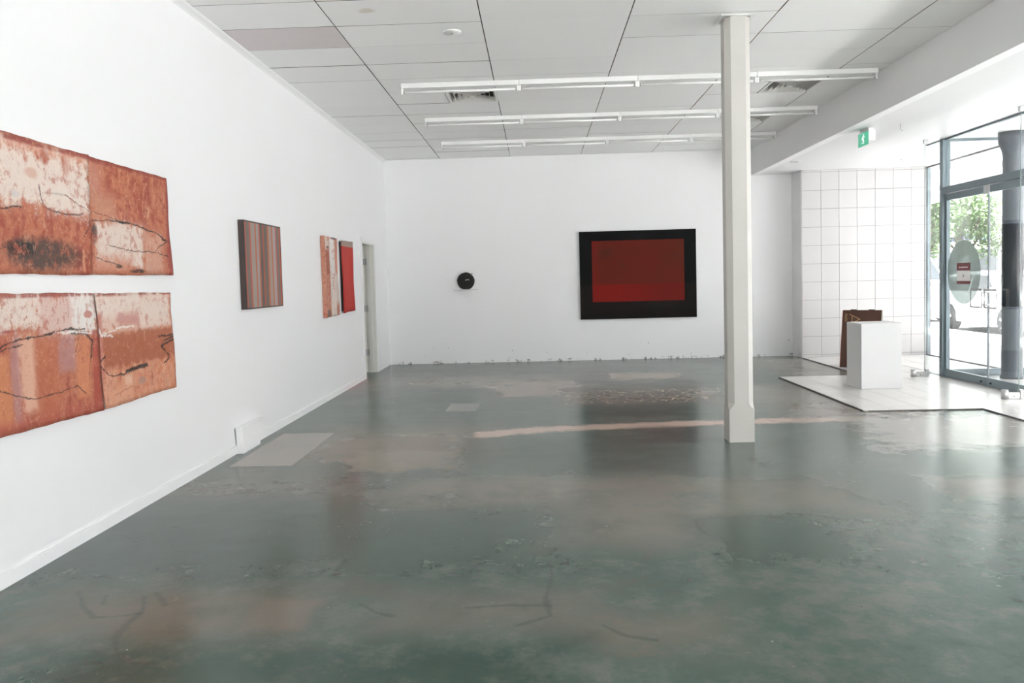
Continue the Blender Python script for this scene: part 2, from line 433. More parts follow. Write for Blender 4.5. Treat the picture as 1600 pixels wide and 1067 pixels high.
ce = MB().box(XL-.16, XBM+.1, Y0, YB, 3.60, 3.72).build('ceiling', dark_gap); struct(ce, 'white panelled ceiling with open joints')
pcol = [XL, -1.5975, -.3975, .8025, 2.0025, 3.2025, XBM]
prow = [Y0]+[6.789+.6*k for k in range(-19, 13)]+[YB]
vents = [(-.97, 9.189), (2.63, 9.189), (2.63, 10.989)]
pc = {}
raw_edge = simple('raw_board_edge', (.10, .085, .075), .9)
def panel(x0, x1, y0, y1, mat=ceil_m):
    gx, gy = .0042, (.0032 if x0 < -1 else random.choice((.0003, .0003, .0003, .0016)))
    k = (round(x1-x0, 3), round(y1-y0, 3), mat.name, gy)
    if k not in pc:
        w, h = x1-x0-2*gx, y1-y0-2*gy
        q = MB().box(-w/2, w/2, -h/2, h/2, 0, .012); me = bpy.data.meshes.new('ceiling_panel'); q.bm.to_mesh(me); q.bm.free(); me.materials.append(mat); me.materials.append(raw_edge); pc[k] = me
        for f in me.polygons:
            if abs(f.normal.z) < .5: f.material_index = 1
    o = bpy.data.objects.new('ceiling_panel', pc[k]); COL.objects.link(o); o.parent = ce
    o.location = ((x0+x1)/2, (y0+y1)/2, ZC+random.uniform(0, .0025)); o.rotation_euler = (random.uniform(-.002, .002), random.uniform(-.001, .001), 0)
    return o
for a, b in zip(prow, prow[1:]):
    if b-a < .05: continue
    for c, d in zip(pcol, pcol[1:]):
        v = [q for q in vents if c < q[0] < d and abs(q[1]-a) < .02]
        if v: panel(c, v[0][0]-.003, a, b); continue
        panel(c, d, a, b, pink_panel if (c == XL and abs(a-6.789) < .01) else ceil_m)
struct(MB().box(XBM, XBM+.12, Y0, YB, ZS, 3.60).build('beam', soffit_m), 'deep white bulkhead beam beside the shopfront')
struct(MB().box(XBM+.12, XW+.06, Y0, YB, ZS, 3.72).build('ceiling_lower', simple('lowered_ceiling_paint', (.70, .70, .705), .5, var=.01)), 'smooth white lowered ceiling over the entrance')

# inner doorway in the painting wall
d1 = empty('door_1', (XL, 12.5, 0), 'cream painted door standing open beyond the paintings', kind='structure')
lining = MB().box(XL-.17, XL+.004, 12.975, 13.0, 0, 2.04).box(XL-.17, XL+.004, 12.06, 12.085, 0, 2.04).box(XL-.17, XL+.004, 12.085, 12.975, 2.015, 2.04)
lining.box(XL-.12, XL-.05, 12.955, 12.975, 0, 2.015).build('jamb', door_m, d1)
MB().box(XL, XL+.016, 12.985, 13.05, 0, 2.1).box(XL, XL+.016, 12.0, 12.075, 0, 2.1).box(XL, XL+.016, 12.075, 12.985, 2.03, 2.1).build('architrave', wall_m, d1)
lf = MB().box(XL-1.0, XL-.155, 12.93, 12.968, .012, 2.01, bev=.003).build('door_leaf', door_m, d1)
for zz in (.32, 1.02, 1.76):
    MB().cyl((XL-.15, 12.948, zz-.05), .008, .1, 2, 10).box(XL-.148, XL-.105, 12.951, 12.955, zz-.05, zz+.05).box(XL-.19, XL-.15, 12.926, 12.93, zz-.05, zz+.05).build('hinge', steel, d1)

# ------------------------------------------------------------------ shopfront
sf = empty('shopfront_frame', (XF, 9.8, 0), 'blue-grey aluminium frame around the glass entrance doors', kind='structure')
MB().box(XF-.05, XF+.05, 10.79, 10.87, 0, ZS, bev=.004).build('post', alum, sf)
MB().box(XF-.05, XF+.05, 8.775, 8.855, 0, ZS, bev=.004).build('post', alum, sf)
MB().box(XF-.055, XF+.055, 8.855, 10.79, 2.375, 2.46, bev=.004).build('transom', alum, sf)
MB().box(XF-.02, XF+.02, 8.855, 10.79, ZS-.022, ZS).build('head_trim', alum, sf)
MB().box(XF-.03, XF+.03, 10.87, 11.3, .0145, .02).box(XF-.02, XF+.02, 10.87, 11.3, ZS-.015, ZS).build('track', alum, sf)
MB().box(XF-.005, XF+.005, 8.855, 10.79, 2.46, ZS-.022).build('fanlight_pane', glass, sf)
def glass_door(name, y0, y1, mid, label):
    r = empty(name, (XF, (y0+y1)/2, 0), label, kind='structure')
    lo, hi = y0+.004, y1-.004
    MB().box(XF-.005, XF+.005, lo, hi, .10, 2.30).build('pane', glass, r)
    MB().box(XF-.022, XF+.022, lo, hi, .018, .118, bev=.003).build('bottom_rail', alum, r)
    MB().box(XF-.022, XF+.022, lo, hi, 2.285, 2.368, bev=.003).build('top_rail', alum, r)
    far = hi if mid == lo-.004 or mid < (y0+y1)/2 else lo
    s = 1 if far == hi else -1
    if s == 1: MB().box(XF-.016, XF+.016, hi-.035, hi, .118, 2.285, bev=.002).build('stile', alum, r)
    else: MB().box(XF-.016, XF+.016, lo, lo+.035, .118, 2.285, bev=.002).build('stile', alum, r)
    e = mid+s*.012
    MB().box(XF-.007, XF+.007, min(e, e-s*.008), max(e, e-s*.008), .118, 2.285).build('edge_seal', simple('edge_seal', (.3, .33, .36), .4), r)
    a, b = mid+s*.03, mid+s*.275
    h = MB()
    c = .018; zz0, zz1 = .945, 1.155
    pts = []
    for (yy, z, d0) in ((a, zz0, 180), (b, zz0, 270), (b, zz1, 0), (a, zz1, 90)):
        iy = 1 if yy == min(a, b) else -1; iz = 1 if z == zz0 else -1
        pts += ([(yy+iy*c, z), (yy, z+iz*c)] if (iy*iz > 0) == (yy == a) else [(yy, z+iz*c), (yy+iy*c, z)]) if False else []
    ya, yb = min(a, b), max(a, b)
    for k, (cyy, czz) in enumerate(((yb-c, zz1-c), (ya+c, zz1-c), (ya+c, zz0+c), (yb-c, zz0+c))):
        for t in range(5):
            an = math.pi/2*(k+t/4); pts.append((XF-.065, cyy+c*math.cos(an), czz+c*math.sin(an)))
    h.tube(pts, .011, 8, closed=True)
    for z in (zz0+.03, zz1-.03): h.cyl((XF-.065, a, z), .009, .06, 0, 8)
    h.build('handle', steel, r)
    MB().box(XF-.035, XF-.02, e+s*.02-.03, e+s*.02+.03, 2.27, 2.375, bev=.002).build('top_patch', steel, r)
    MB().cyl((XF-.035, e+s*.09, .06), .012, .014, 0, 10).build('lock_cylinder', dark_rubber, r)
    return r
gd1 = glass_door('door_2', 9.79, 10.79, 9.79, 'glass door leaf with the round frosted decal and notice')
gd2 = glass_door('door_3', 8.855, 9.79, 9.79, 'plain glass door leaf beside the decal door')
# frosted round decal on the first leaf
dm = bpy.data.materials.new('frosted_film'); dm.use_nodes = True; nt = dm.node_tree; nt.nodes.clear()
out = nt.nodes.new('ShaderNodeOutputMaterial'); tr = nt.nodes.new('ShaderNodeBsdfTransparent'); tr.inputs[0].default_value = (.66, .70, .69, 1)
df = nt.nodes.new('ShaderNodeBsdfDiffuse'); df.inputs[0].default_value = (.55, .60, .59, 1); mx = nt.nodes.new('ShaderNodeMixShader'); mx.inputs[0].default_value = .5
ns = nt.nodes.new('ShaderNodeTexNoise'); ns.inputs['Scale'].default_value = 4; mr = nt.nodes.new('ShaderNodeMapRange'); mr.inputs[3].default_value = .4; mr.inputs[4].default_value = .55
nt.links.new(ns.outputs[0], mr.inputs[0]); nt.links.new(mr.outputs[0], mx.inputs[0])
nt.links.new(tr.outputs[0], mx.inputs[1]); nt.links.new(df.outputs[0], mx.inputs[2]); nt.links.new(mx.outputs[0], out.inputs[0])
MB().cyl((XF-.0075, 10.345, 1.365), .395, .002, 0, 48).build('round_decal', dm, gd1)
# notice taped to the glass
nm = Mat('notice_print'); x, y, z = nm.xyz()
u = (10.507-y); maroon = srgb(120, 45, 50)
c = nm.mix(srgb(238, 235, 235), maroon, (z-1.385).step(-.001, .001)); c = nm.mix(c, maroon, z.step(1.258, 1.256))
c = nm.mix(c, (.8, .75, .75), (z-1.425).abs().step(.008, .006)*(u-.165).abs().step(.11, .10)*nm.noise(60, 1).step(.42, .46))
c = nm.mix(c, srgb(150, 130, 130), ((z-1.32).abs().max((u-.165).abs())).step(.02, .015)*.7)
nm.color(c).rough(.4)
pp = MB().box(XF-.0112, XF-.0098, 10.18, 10.50, 1.218, 1.478).build('notice', nm.m); tag(pp, 'maroon and white notice taped on the frosted round decal', 'notice')

def return_glass(yc, name, label, xe=5.05):
    r = empty(name, ((5.05+XW)/2, yc, 0), label, kind='structure')
    MB().box(xe, XF-.052, yc-.005, yc+.005, .03, ZS-.002).build('fin_pane', glass, r)
    MB().box(xe-.003, xe-.0005, yc-.006, yc+.006, .03, ZS-.002).build('polished_edge', simple('glass_edge', (.35, .45, .42), .2), r)
    MB().box(XF+.052, XW-.04, yc-.005, yc+.005, .1, ZS-.03).build('pane', glass, r)
    MB().box(XF+.052, XW-.04, yc-.02, yc+.02, .016, .1).build('bottom_rail', alum, r)
    MB().box(XF+.052, XW-.04, yc-.02, yc+.02, ZS-.035, ZS).build('top_rail', alum, r)
    MB().box(xe-.02, xe+.025, yc-.02, yc+.02, ZS-.05, ZS, bev=.003).build('top_clamp', steel, r)
    return r
return_glass(10.84, 'window_1', 'frameless glass return panel beyond the entrance doors')
return_glass(8.815, 'window_2', 'frameless glass return panel on the near side of the doors', 5.095)
def shop_window(y0, y1, n, name, label):
    r = empty(name, (XW, (y0+y1)/2, 0), label, kind='structure')
    MB().box(XW-.02, XW+.02, y0, y1, .0, .025).build('sill', pale_alum, r)
    MB().box(XW-.015, XW+.015, y0, y1, ZS-.025, ZS).build('head', pale_alum, r)
    for k in range(n+1):
        yy = y0+(y1-y0)*k/n; yy = min(max(yy, y0+.009), y1-.009)
        MB().box(XW-.02, XW+.02, yy-.009, yy+.009, .025, ZS-.025).build('mullion', alum, r)
    for k in range(n):
        a, b = y0+(y1-y0)*k/n+.01, y0+(y1-y0)*(k+1)/n-.01
        MB().box(XW-.004, XW+.004, a, b, .025, ZS-.025).build('pane', glass, r)
shop_window(10.84, 13.62, 1, 'window_3', 'street window beside the tiled wall')
shop_window(Y0, 8.815, 6, 'window_4', 'long street window along the near part of the room')

w5 = empty('added_window', (2.0, Y0-.1, .25), 'added wide window letting extra daylight in at the near end', kind='structure')  # added window behind the camera, there for its daylight
for k in range(5):
    a = -1.6+7.2*k/4; a = min(max(a, -1.57), 5.57); MB().box(a-.03, a+.03, Y0-.14, Y0-.06, .25, 2.95).build('mullion', alum, w5)
for k in range(4): MB().box(-1.6+1.8*k+.03, 0.2+1.8*k-.03, Y0-.104, Y0-.096, .25, 2.95).build('pane', glass, w5)

# ================================================================== THE COLUMN
def ring(b, z, ch):
    x0, x1, y0, y1 = 1.586, 1.796, 6.86, 7.062
    return [b.bm.verts.new(p) for p in ((x0+ch, y0, z), (x1-ch, y0, z), (x1, y0+ch, z), (x1, y1-ch, z), (x1-ch, y1, z), (x0+ch, y1, z), (x0, y1-ch, z), (x0, y0+ch, z))]
cl = empty('square_column', (1.691, 6.961, 0), 'cream square column with chamfered shaft standing mid floor', 'column')
b = MB(); rs = [ring(b, 0, .003), ring(b, .265, .003), ring(b, .285, .012), ring(b, .30, .03), ring(b, .33, .045), ring(b, ZC-.008, .045)]
b.bm.faces.new(rs[0][::-1]); b.bm.faces.new(rs[-1])
for A, B in zip(rs, rs[1:]):
    for i in range(8): b.bm.faces.new((A[i], A[(i+1) % 8], B[(i+1) % 8], B[i]))
b.build('shaft', column_m, cl)
cb = MB(); o_, i_ = .03, 0.0
cb.box(1.55, 1.83, 6.825, 6.86, ZC-.008, ZC-.001).box(1.55, 1.83, 7.062, 7.097, ZC-.008, ZC-.001).box(1.55, 1.586, 6.86, 7.062, ZC-.008, ZC-.001).box(1.796, 1.83, 6.86, 7.062, ZC-.008, ZC-.001)
cb.build('ceiling_collar', white_metal, cl)

# ================================================================== ARTWORKS
def cvs(name, outline, paint, seed, thick=.006, parent=None, fold=0, off=.012, nu=30, nv=20, X0=None):
    # outline: (y,z) corners bl, br, tr, tl ; front faces +X
    rnd = random.Random(seed); ph = [rnd.uniform(0, 6.28) for _ in range(8)]
    bl, br_, tr_, tl = outline; b = MB(); F = []; B = []
    for j in range(nv+1):
        v = j/nv; rf, rb = [], []
        for i in range(nu+1):
            u = i/nu
            yy = (bl[0]*(1-u)+br_[0]*u)*(1-v)+(tl[0]*(1-u)+tr_[0]*u)*v
            zz = (bl[1]*(1-u)+br_[1]*u)*(1-v)+(tl[1]*(1-u)+tr_[1]*u)*v
            e = .0016
            if u in (0, 1): yy += e*math.sin(v*11+ph[0])+e*.8*math.sin(v*29+ph[1])
            if v in (0, 1): zz += e*math.sin(u*9+ph[2])+e*.8*math.sin(u*31+ph[3])
            x = XL+off+.005*math.sin(u*5+ph[4])+.004*math.sin(v*7+u*3+ph[5])+fold*(.5+.5*math.sin(u*19+ph[6]+.8*math.sin(v*3)))*(.5+.5*math.sin(u*8+ph[7]))
            x += .008*(abs(2*u-1)**6)
            rf.append(b.bm.verts.new((x+thick, yy, zz))); rb.append(b.bm.verts.new((XL+.003 if fold or thick > .02 else x, yy, zz)))
        F.append(rf); B.append(rb)
    for j in range(nv):
        for i in range(nu):
            f = b.bm.faces.new((F[j][i], F[j][i+1], F[j+1][i+1], F[j+1][i])); f.smooth = True
            b.bm.faces.new((B[j][i], B[j+1][i], B[j+1][i+1], B[j][i+1])).smooth = True
    for j in range(nv):
        b.bm.faces.new((F[j][0], F[j+1][0], B[j+1][0], B[j][0])); b.bm.faces.new((F[j][nu], B[j][nu], B[j+1][nu], F[j+1][nu]))
    for i in range(nu):
        b.bm.faces.new((F[0][i], B[0][i], B[0][i+1], F[0][i+1])); b.bm.faces.new((F[nv][i], F[nv][i+1], B[nv][i+1], B[nv][i]))
    return b.build(name, paint, parent)

CREAM = (.70, .60, .53); PEACH = (.52, .20, .115); RUST = (.33, .07, .038); RED = (.27, .045, .035); MAUVE = (.42, .22, .21); INK = (.018, .016, .016); BROWN = (.36, .105, .05)
class Paint(Mat):
    def __init__(s, name, tf, base=(RUST, PEACH), seed=0, streak=(1, 1, 1)):
        super().__init__(name); s.tf = tf
        s.x, s.y, s.z = s.xyz()
        s.n1 = s.noise(5, 6, .65, stretch=streak, off=seed); s.n2 = s.noise(18, 5, .7, off=seed+5); s.n3 = s.noise(3, 4, .6, stretch=(1, 3, .5), off=seed+9)
        s.n4 = s.noise(70, 4, .7, off=seed+13); s.n5 = s.noise(10, 7, .78, stretch=(1, 1.2, .8), dist=.6, off=seed+21)
        s.c = s.mix(base[0], base[1], (s.n1*.4+s.n2*.6).step(.40, .62))
        s.c = s.mix(s.c, (.72, .46, .31), s.n5.step(.54, .68)*.55)
        s.c = s.mix(s.c, RED, (s.n3*.6+s.n5*.4).step(.47, .38)*.6)
        s.wob = (s.n1-.5)*.20+(s.n2-.5)*.26+(s.n4-.5)*.05
        cc = s.nt.nodes.new('ShaderNodeCombineXYZ'); s.nt.links.new((s.y+(s.n2-.5)*.045).v, cc.inputs[0]); s.nt.links.new((s.z+(s.n5-.5)*.045).v, cc.inputs[1]); s.p2 = cc.outputs[0]
    def W(s, p): return LWP(*s.tf(*p))
    def rect(s, x0, y0, x1, y1, col, amt=1, soft=.03, wob=1):
        xm, ym = (x0+x1)/2, (y0+y1)/2
        ya, yb = s.W((x0, ym))[0], s.W((x1, ym))[0]; zb, za = s.W((xm, y0))[1], s.W((xm, y1))[1]
        d = ((s.y-(ya+yb)/2).abs()-(yb-ya)/2).max((s.z-(za+zb)/2).abs()-(zb-za)/2)+s.wob*wob
        s.c = s.mix(s.c, col, d.step(soft, -soft)*amt)
    def ell(s, cx, cy_, rx, ry, col, amt=1, soft=.5):
        yc, zc = s.W((cx, cy_)); a = abs(s.W((cx+rx, cy_))[0]-s.W((cx-rx, cy_))[0])/2; b = abs(s.W((cx, cy_-ry))[1]-s.W((cx, cy_+ry))[1])/2
        dy = (s.y-yc)*(1/a); dz = (s.z-zc)*(1/b)
        d = (dy*dy+dz*dz).sqrt()+s.wob*2.6
        s.c = s.mix(s.c, col, d.step(1+soft*.4, 1-soft)*amt)
    def line(s, pts, w, col=INK, amt=.9):
        d = s.poly(s.p2, [s.W(p) for p in pts])+(s.n4-.5)*w*1.6+(s.n1-.5)*w*1.5
        s.c = s.mix(s.c, col, d.step(w*.72, w*.2)*amt)
    def done(s):
        s.c = s.mix(s.c, (.40, .10, .055), s.n2.step(.50, .60)*s.n1.step(.42, .58)*.65)
        s.c = s.mix(s.c, (.66, .40, .28), s.noise(13, 7, .8, dist=.5, off=55).step(.56, .68)*.38)
        s.c = s.mix(s.c, (.30, .07, .04), s.n4.step(.52, .70)*s.n1.step(.42, .6)*.55)
        s.c = s.mix(s.c, (.70, .50, .38), s.n4.step(.48, .30)*s.n2.step(.45, .6)*.45)
        s.c = s.mix(s.c, (.10, .03, .02), s.noise(14, 5, .8, off=77).step(.64, .72)*.5)
        s.color(s.c).rough(.7); s.bump(s.n2+s.n1, .3, .006); return s.m
# --- upper pair of canvases
tUL = lambda x, y: (x/4.447, 200+y/4.446); tUR = lambda x, y: (130+x/5.613, 250+y/5.616); tLL = lambda x, y: (x/4.353, 445+y/4.355); tLR = lambda x, y: (130+x/5.207, 445+y/5.205)
p = Paint('rust_painting_a', tUL, seed=1)
p.rect(-200, 60, 595, 190, (.68, .42, .32), .8, .06); p.rect(-200, 170, 600, 535, CREAM, .95, .04, 1)
p.rect(310, 430, 600, 590, CREAM, .85, .04, .6); p.ell(215, 310, 50, 40, PEACH, .5); p.ell(310, 200, 35, 60, RUST, .6); p.ell(450, 270, 30, 80, (.5, .2, .15), .6); p.ell(95, 455, 45, 25, (.5, .5, .52), .5)
p.ell(300, 880, 290, 130, (.07, .05, .042), .95, .5); p.ell(150, 835, 125, 66, INK, 1, .6)
p.line([(0, 555), (85, 545), (160, 550)], .009); p.line([(270, 400), (275, 470), (300, 545), (350, 575), (460, 600), (560, 600)], .012, (.10, .03, .03), .8)
p.line([(440, 460), (520, 520), (600, 580)], .006, (.16, .04, .04)); p.line([(-60, 850), (45, 828)], .009); p.line([(600, 590), (600, 690), (560, 770)], .007, INK, .7)
p.line([(290, 450), (430, 460)], .012, (.42, .34, .30), .6); p.line([(565, 850), (575, 990)], .02, (.62, .28, .17), .7)
c0 = p.z.step(2.145, 2.165); p.c = p.mix(p.c, RED, c0*p.n1.step(.35, .5)*.9)
mUL = p.done()
p = Paint('rust_painting_b', tUR, seed=14, base=(RUST, (.55, .21, .115)))
p.rect(105, 560, 505, 940, CREAM, .92, .03, .5); p.rect(520, 640, 690, 980, (.66, .42, .32), .6, .05); p.rect(30, 330, 260, 520, (.6, .33, .22), .5, .05); p.rect(60, 850, 420, 990, PEACH, .8, .05)
p.rect(20, 60, 150, 260, (.56, .28, .21), .6, .06)
p.line([(50, 530), (150, 535), (250, 530), (370, 550), (470, 580), (560, 620), (640, 640), (735, 715)], .010); p.line([(300, 540), (380, 550)], .014)
p.line([(215, 745), (310, 775), (440, 800), (560, 805), (620, 812), (735, 850)], .007); p.line([(735, 715), (660, 760), (620, 815)], .009); p.line([(690, 690), (745, 720)], .015)
p.line([(30, 445), (200, 495), (300, 525)], .006, (.1, .04, .03), .8); p.line([(60, 810), (110, 850), (180, 880), (300, 920)], .007, INK, .7); p.line([(752, 840), (735, 950)], .009, INK, .7)
p.ell(85, 640, 35, 95, (.05, .04, .04), .85, .5); p.ell(470, 975, 75, 22, INK, .9, .5); p.ell(310, 935, 30, 18, INK, .8, .5); p.line([(380, 430), (370, 520)], .012, (.3, .1, .07), .7)
p.c = p.mix(p.c, RED, p.z.step(2.14, 2.165)*p.n1.step(.3, .5)*.9); p.c = p.mix(p.c, (.32, .05, .045), p.y.step(5.62, 5.66)*.8)
mUR = p.done()
p = Paint('rust_painting_c', tLL, seed=27, streak=(1, 2.5, .6), base=(RUST, PEACH))
p.rect(-200, 40, 265, 305, CREAM, .95, .03, .8); p.rect(265, 60, 625, 330, (.66, .50, .45), .85, .04, .8); p.rect(480, 80, 625, 330, (.72, .68, .64), .9, .03, .6)
p.ell(585, 200, 28, 28, (.42, .12, .08), .8, .3); p.line([(450, 130), (455, 220)], .012, MAUVE, .6); p.line([(515, 160), (520, 230)], .008, MAUVE, .7)
p.rect(85, 345, 150, 960, MAUVE, .8, .02, .3); p.rect(150, 330, 245, 860, (.68, .40, .29), .85, .03, .4); p.rect(-200, 500, 80, 1060, (.56, .22, .10), .8, .02, .2)
p.rect(260, 350, 400, 940, (.46, .14, .07), .7, .04, .5); p.rect(395, 370, 505, 590, MAUVE, .75, .02, .3); p.rect(515, 345, 605, 760, (.58, .22, .11), .85, .02, .3)
p.rect(628, 300, 720, 1000, (.36, .07, .045), .9, .01, .1)
p.line([(-60, 465), (0, 435), (60, 400), (180, 365), (310, 340), (430, 305), (560, 300)], .009); p.line([(0, 455), (160, 405)], .006, INK, .8); p.line([(300, 342), (345, 335)], .014)
p.line([(-60, 710), (0, 725), (120, 755), (240, 780), (380, 740), (520, 685)], .006, INK, .8); p.line([(520, 350), (505, 450)], .007); p.line([(470, 322), (570, 330), (612, 385), (606, 490)], .020, (.03, .03, .025), .9)
p.line([(606, 490), (600, 640)], .008, INK, .6); p.line([(520, 685), (580, 740)], .007, INK, .8); p.line([(370, 325), (430, 330), (500, 318), (600, 332)], .009, (.75, .72, .68))
p.line([(185, 365), (190, 368)], .018); p.ell(60, 320, 60, 12, (.3, .06, .08), .7)
p.c = p.mix(p.c, RED, p.z.step(1.37, 1.385)*p.n1.step(.4, .5)*.8); p.c = p.mix(p.c, (.38, .08, .055), p.z.step(.82, .74)*p.n1.step(.35, .55)*.8)
mLL = p.done()
p = Paint('rust_painting_d', tLR, seed=39, base=((.55, .19, .10), (.66, .36, .24)))
p.rect(60, 60, 700, 365, (.68, .50, .42), .9, .03, .8); p.rect(70, 90, 440, 240, CREAM, .8, .03, .8); p.rect(455, 100, 690, 330, CREAM, .7, .03, .6); p.rect(265, 235, 445, 335, (.48, .2, .17), .75, .03, .8)
p.rect(150, 372, 725, 635, BROWN, .92, .02, .4); p.rect(95, 230, 150, 1010, (.45, .16, .13), .8, .015, .3); p.rect(20, 300, 95, 1010, (.36, .07, .045), .9, .01, .2)
p.rect(340, 740, 395, 800, (.72, .5, .38), .7, .02, .4); p.rect(190, 850, 400, 960, (.66, .34, .22), .7, .03)
p.line([(110, 640), (150, 690), (220, 745), (330, 730), (370, 695)], .011); p.line([(350, 705), (420, 680), (520, 650)], .026, (.022, .022, .02), .95); p.line([(165, 580), (120, 640), (125, 660)], .014)
p.line([(725, 415), (660, 450), (632, 500), (690, 570), (692, 605), (660, 632)], .010); p.line([(610, 415), (690, 410), (725, 400)], .012); p.line([(635, 500), (720, 440)], .012)
p.line([(88, 345), (130, 412), (220, 415)], .016, (.76, .72, .69)); p.line([(130, 400), (210, 380), (300, 345), (400, 340)], .010, (.76, .72, .69))
p.ell(480, 775, 35, 35, (.30, .22, .2), .6); p.line([(200, 770), (185, 860), (190, 960)], .006, (.35, .12, .08), .7); p.line([(250, 900), (380, 830), (450, 830)], .006, (.4, .14, .1), .7)
p.c = p.mix(p.c, RED, p.z.step(1.362, 1.38)*p.n1.step(.42, .52)*.9)
mLR = p.done()
a1 = empty('unframed_canvas_painting', (XL, 4.74, 1.495), 'rust and cream unframed painting with smoky black smear, hung above its pair', 'painting')
cvs('canvas_sheet', [(3.78, 1.497), (4.640, 1.495), (4.664, 2.180), (3.80, 2.19)], mUL, 1, parent=a1); cvs('canvas_sheet', [(4.648, 1.497), (5.70, 1.501), (5.662, 2.172), (4.672, 2.178)], mUR, 2, parent=a1)
a2 = empty('unframed_canvas_painting', (XL, 4.72, .71), 'rust and cream unframed painting with white drips, hung below its pair', 'painting')
cvs('canvas_sheet', [(3.72, .720), (4.695, .706), (4.646, 1.392), (3.76, 1.404)], mLL, 3, parent=a2); cvs('canvas_sheet', [(4.712, .706), (5.675, .714), (5.645, 1.381), (4.662, 1.390)], mLR, 4, parent=a2)

# --- striped panel
st = Mat('stripes'); x, y, z = st.xyz(); c = None
def sy_(px): return LWP(360+px/6.28, 415, -2.522)[0]
bands = [(147, (.45, .09, .05)), (165, srgb(112, 102, 94)), (198, (.45, .09, .06)), (213, srgb(152, 142, 132)), (252, (.45, .12, .06)), (265, srgb(150, 142, 138)), (289, (.44, .11, .06)), (302, srgb(98, 92, 84)), (327, (.40, .08, .05)), (340, srgb(104, 97, 88)), (371, (.45, .11, .05)), (385, srgb(156, 140, 128)), (413, (.45, .12, .05)), (424, srgb(160, 148, 146)), (452, (.42, .08, .06)), (463, srgb(112, 108, 102)), (485, (.45, .09, .04)), (497, srgb(110, 60, 45))]
c = bands[0][1]
for px, col in bands[1:]:
    e = sy_(px); c = st.mix(c, col, (y-e).step(-.003, .003))
c = st.mix(c, (.1, .09, .08), st.noise(30, 3, stretch=(1, 2, .2))*.06)
st.color(c).rough(.6)
s0, s1 = 7.06, 8.075
ap = empty('striped_panel_painting', (XL, 7.567, 1.207), 'small painting of vertical red and grey-brown stripes in dark box frame', 'painting')
brown = simple('dark_brown_frame', (.045, .03, .026), .5, var=.15, scale=20)
MB().box(XL+.02, XL+.052, s0+.014, s1-.008, 1.222, 1.978).build('canvas', st.m, ap)
MB().box(XL+.002, XL+.054, s0, s0+.014, 1.21, 1.99).box(XL+.002, XL+.054, s1-.008, s1, 1.21, 1.99).box(XL+.002, XL+.054, s0+.014, s1-.008, 1.21, 1.222).box(XL+.002, XL+.054, s0+.014, s1-.008, 1.978, 1.99).build('frame', brown, ap)

# --- folded canvas and red panel
t3 = lambda px, py: (480+px/7.11, 355+py/7.11)
p = Paint('folded_painting', t3, seed=52, streak=(1, 2, .4), base=((.42, .13, .08), (.60, .33, .24)))
p.rect(232, 130, 290, 990, (.62, .60, .58), .95, .03, .5); p.rect(250, 520, 345, 960, (.60, .53, .47), .9, .04, .5); p.rect(180, 240, 232, 520, (.30, .09, .05), .85, .03, .4); p.rect(290, 140, 335, 500, (.58, .24, .17), .8, .03, .5)
p.rect(180, 110, 215, 240, (.66, .58, .52), .8, .03, .5); p.ell(260, 125, 28, 20, INK, .9, .4); p.ell(225, 960, 25, 50, (.12, .1, .09), .85, .4); p.ell(207, 222, 12, 18, INK, .8); p.line([(265, 200), (255, 600), (250, 950)], .012, (.42, .42, .42), .6)
p.rect(300, 840, 350, 975, (.45, .15, .1), .8, .04, .7)
mf = p.done()
o = cvs('folded_canvas_painting', [(9.78, 1.012), (10.40, 1.022), (10.38, 1.992), (9.76, 2.0)], mf, 11, thick=.03, fold=.035, off=.008, nu=44, nv=24); tag(o, 'narrow crumpled canvas painting in grey white and rust beside the red panel', 'painting')
rm = Mat('red_cloth'); x, y, z = rm.xyz()
c = rm.mix((.42, .022, .016), (.50, .032, .02), rm.noise(5, 4)); c = rm.mix(c, (.36, .27, .23), (z-1.915).step(-.004, .004)); rm.color(c).rough(.75); rm.bump(rm.noise(120, 2), .2, .003)
ar = empty('red_fabric_panel', (XL, 11.05, 1.035), 'plain red cloth panel with a tan strip across its top', 'painting')
cvs('cloth', [(10.70, 1.035), (11.335, 1.045), (11.31, 1.995), (10.67, 1.985)], rm.m, 21, thick=.012, off=.024, parent=ar, nu=16, nv=16)
MB().box(XL+.002, XL+.022, 10.72, 11.28, 1.06, 1.97).build('backing_board', simple('dark_board', (.03, .032, .03), .7), ar)

# --- black and red painting on the far wall
br_ = Mat('black_red_paint'); x, y, z = br_.xyz()
red = br_.mix((.105, .017, .010), (.135, .016, .009), br_.noise(2.2, 5, .6, stretch=(1, 1, 2)))
red = br_.mix(red, (.075, .022, .012), br_.noise(1.3, 4, off=5).step(.5, .68)*.7)
red = br_.mix(red, (.20, .012, .008), x.step(1.15, .96)*.5)
low = br_.mix((.20, .012, .008), (.145, .013, .009), x.step(1.3, 2.4))  # below mid height the room's reflection is painted into red and black
red = br_.mix(low, red, (z-1.295).step(-.012, .012))
bk = br_.mix((.012, .0095, .008), (.0055, .0058, .006), (z-1.29).step(-.01, .01))
ins = ((x-1.738).abs()-.783).max((z-1.52).abs()-.521)
br_.color(br_.mix(bk, red, ins.step(.002, -.002))).rough(.6); br_.b.inputs['Specular IOR Level'].default_value = .1; br_.bump(br_.noise(160, 2), .08, .002)
ab = empty('black_red_painting', (1.735, YB, .705), 'large black painting with a dark red rectangle on the far wall', 'painting')
MB().box(.745, 2.725, YB-.045, YB-.035, .705, 2.205).build('canvas', br_.m, ab)
MB().box(.745, 2.725, YB-.035, YB-.003, .705, 2.205).build('stretcher', simple('black_edge', (.008, .008, .009), .5), ab)

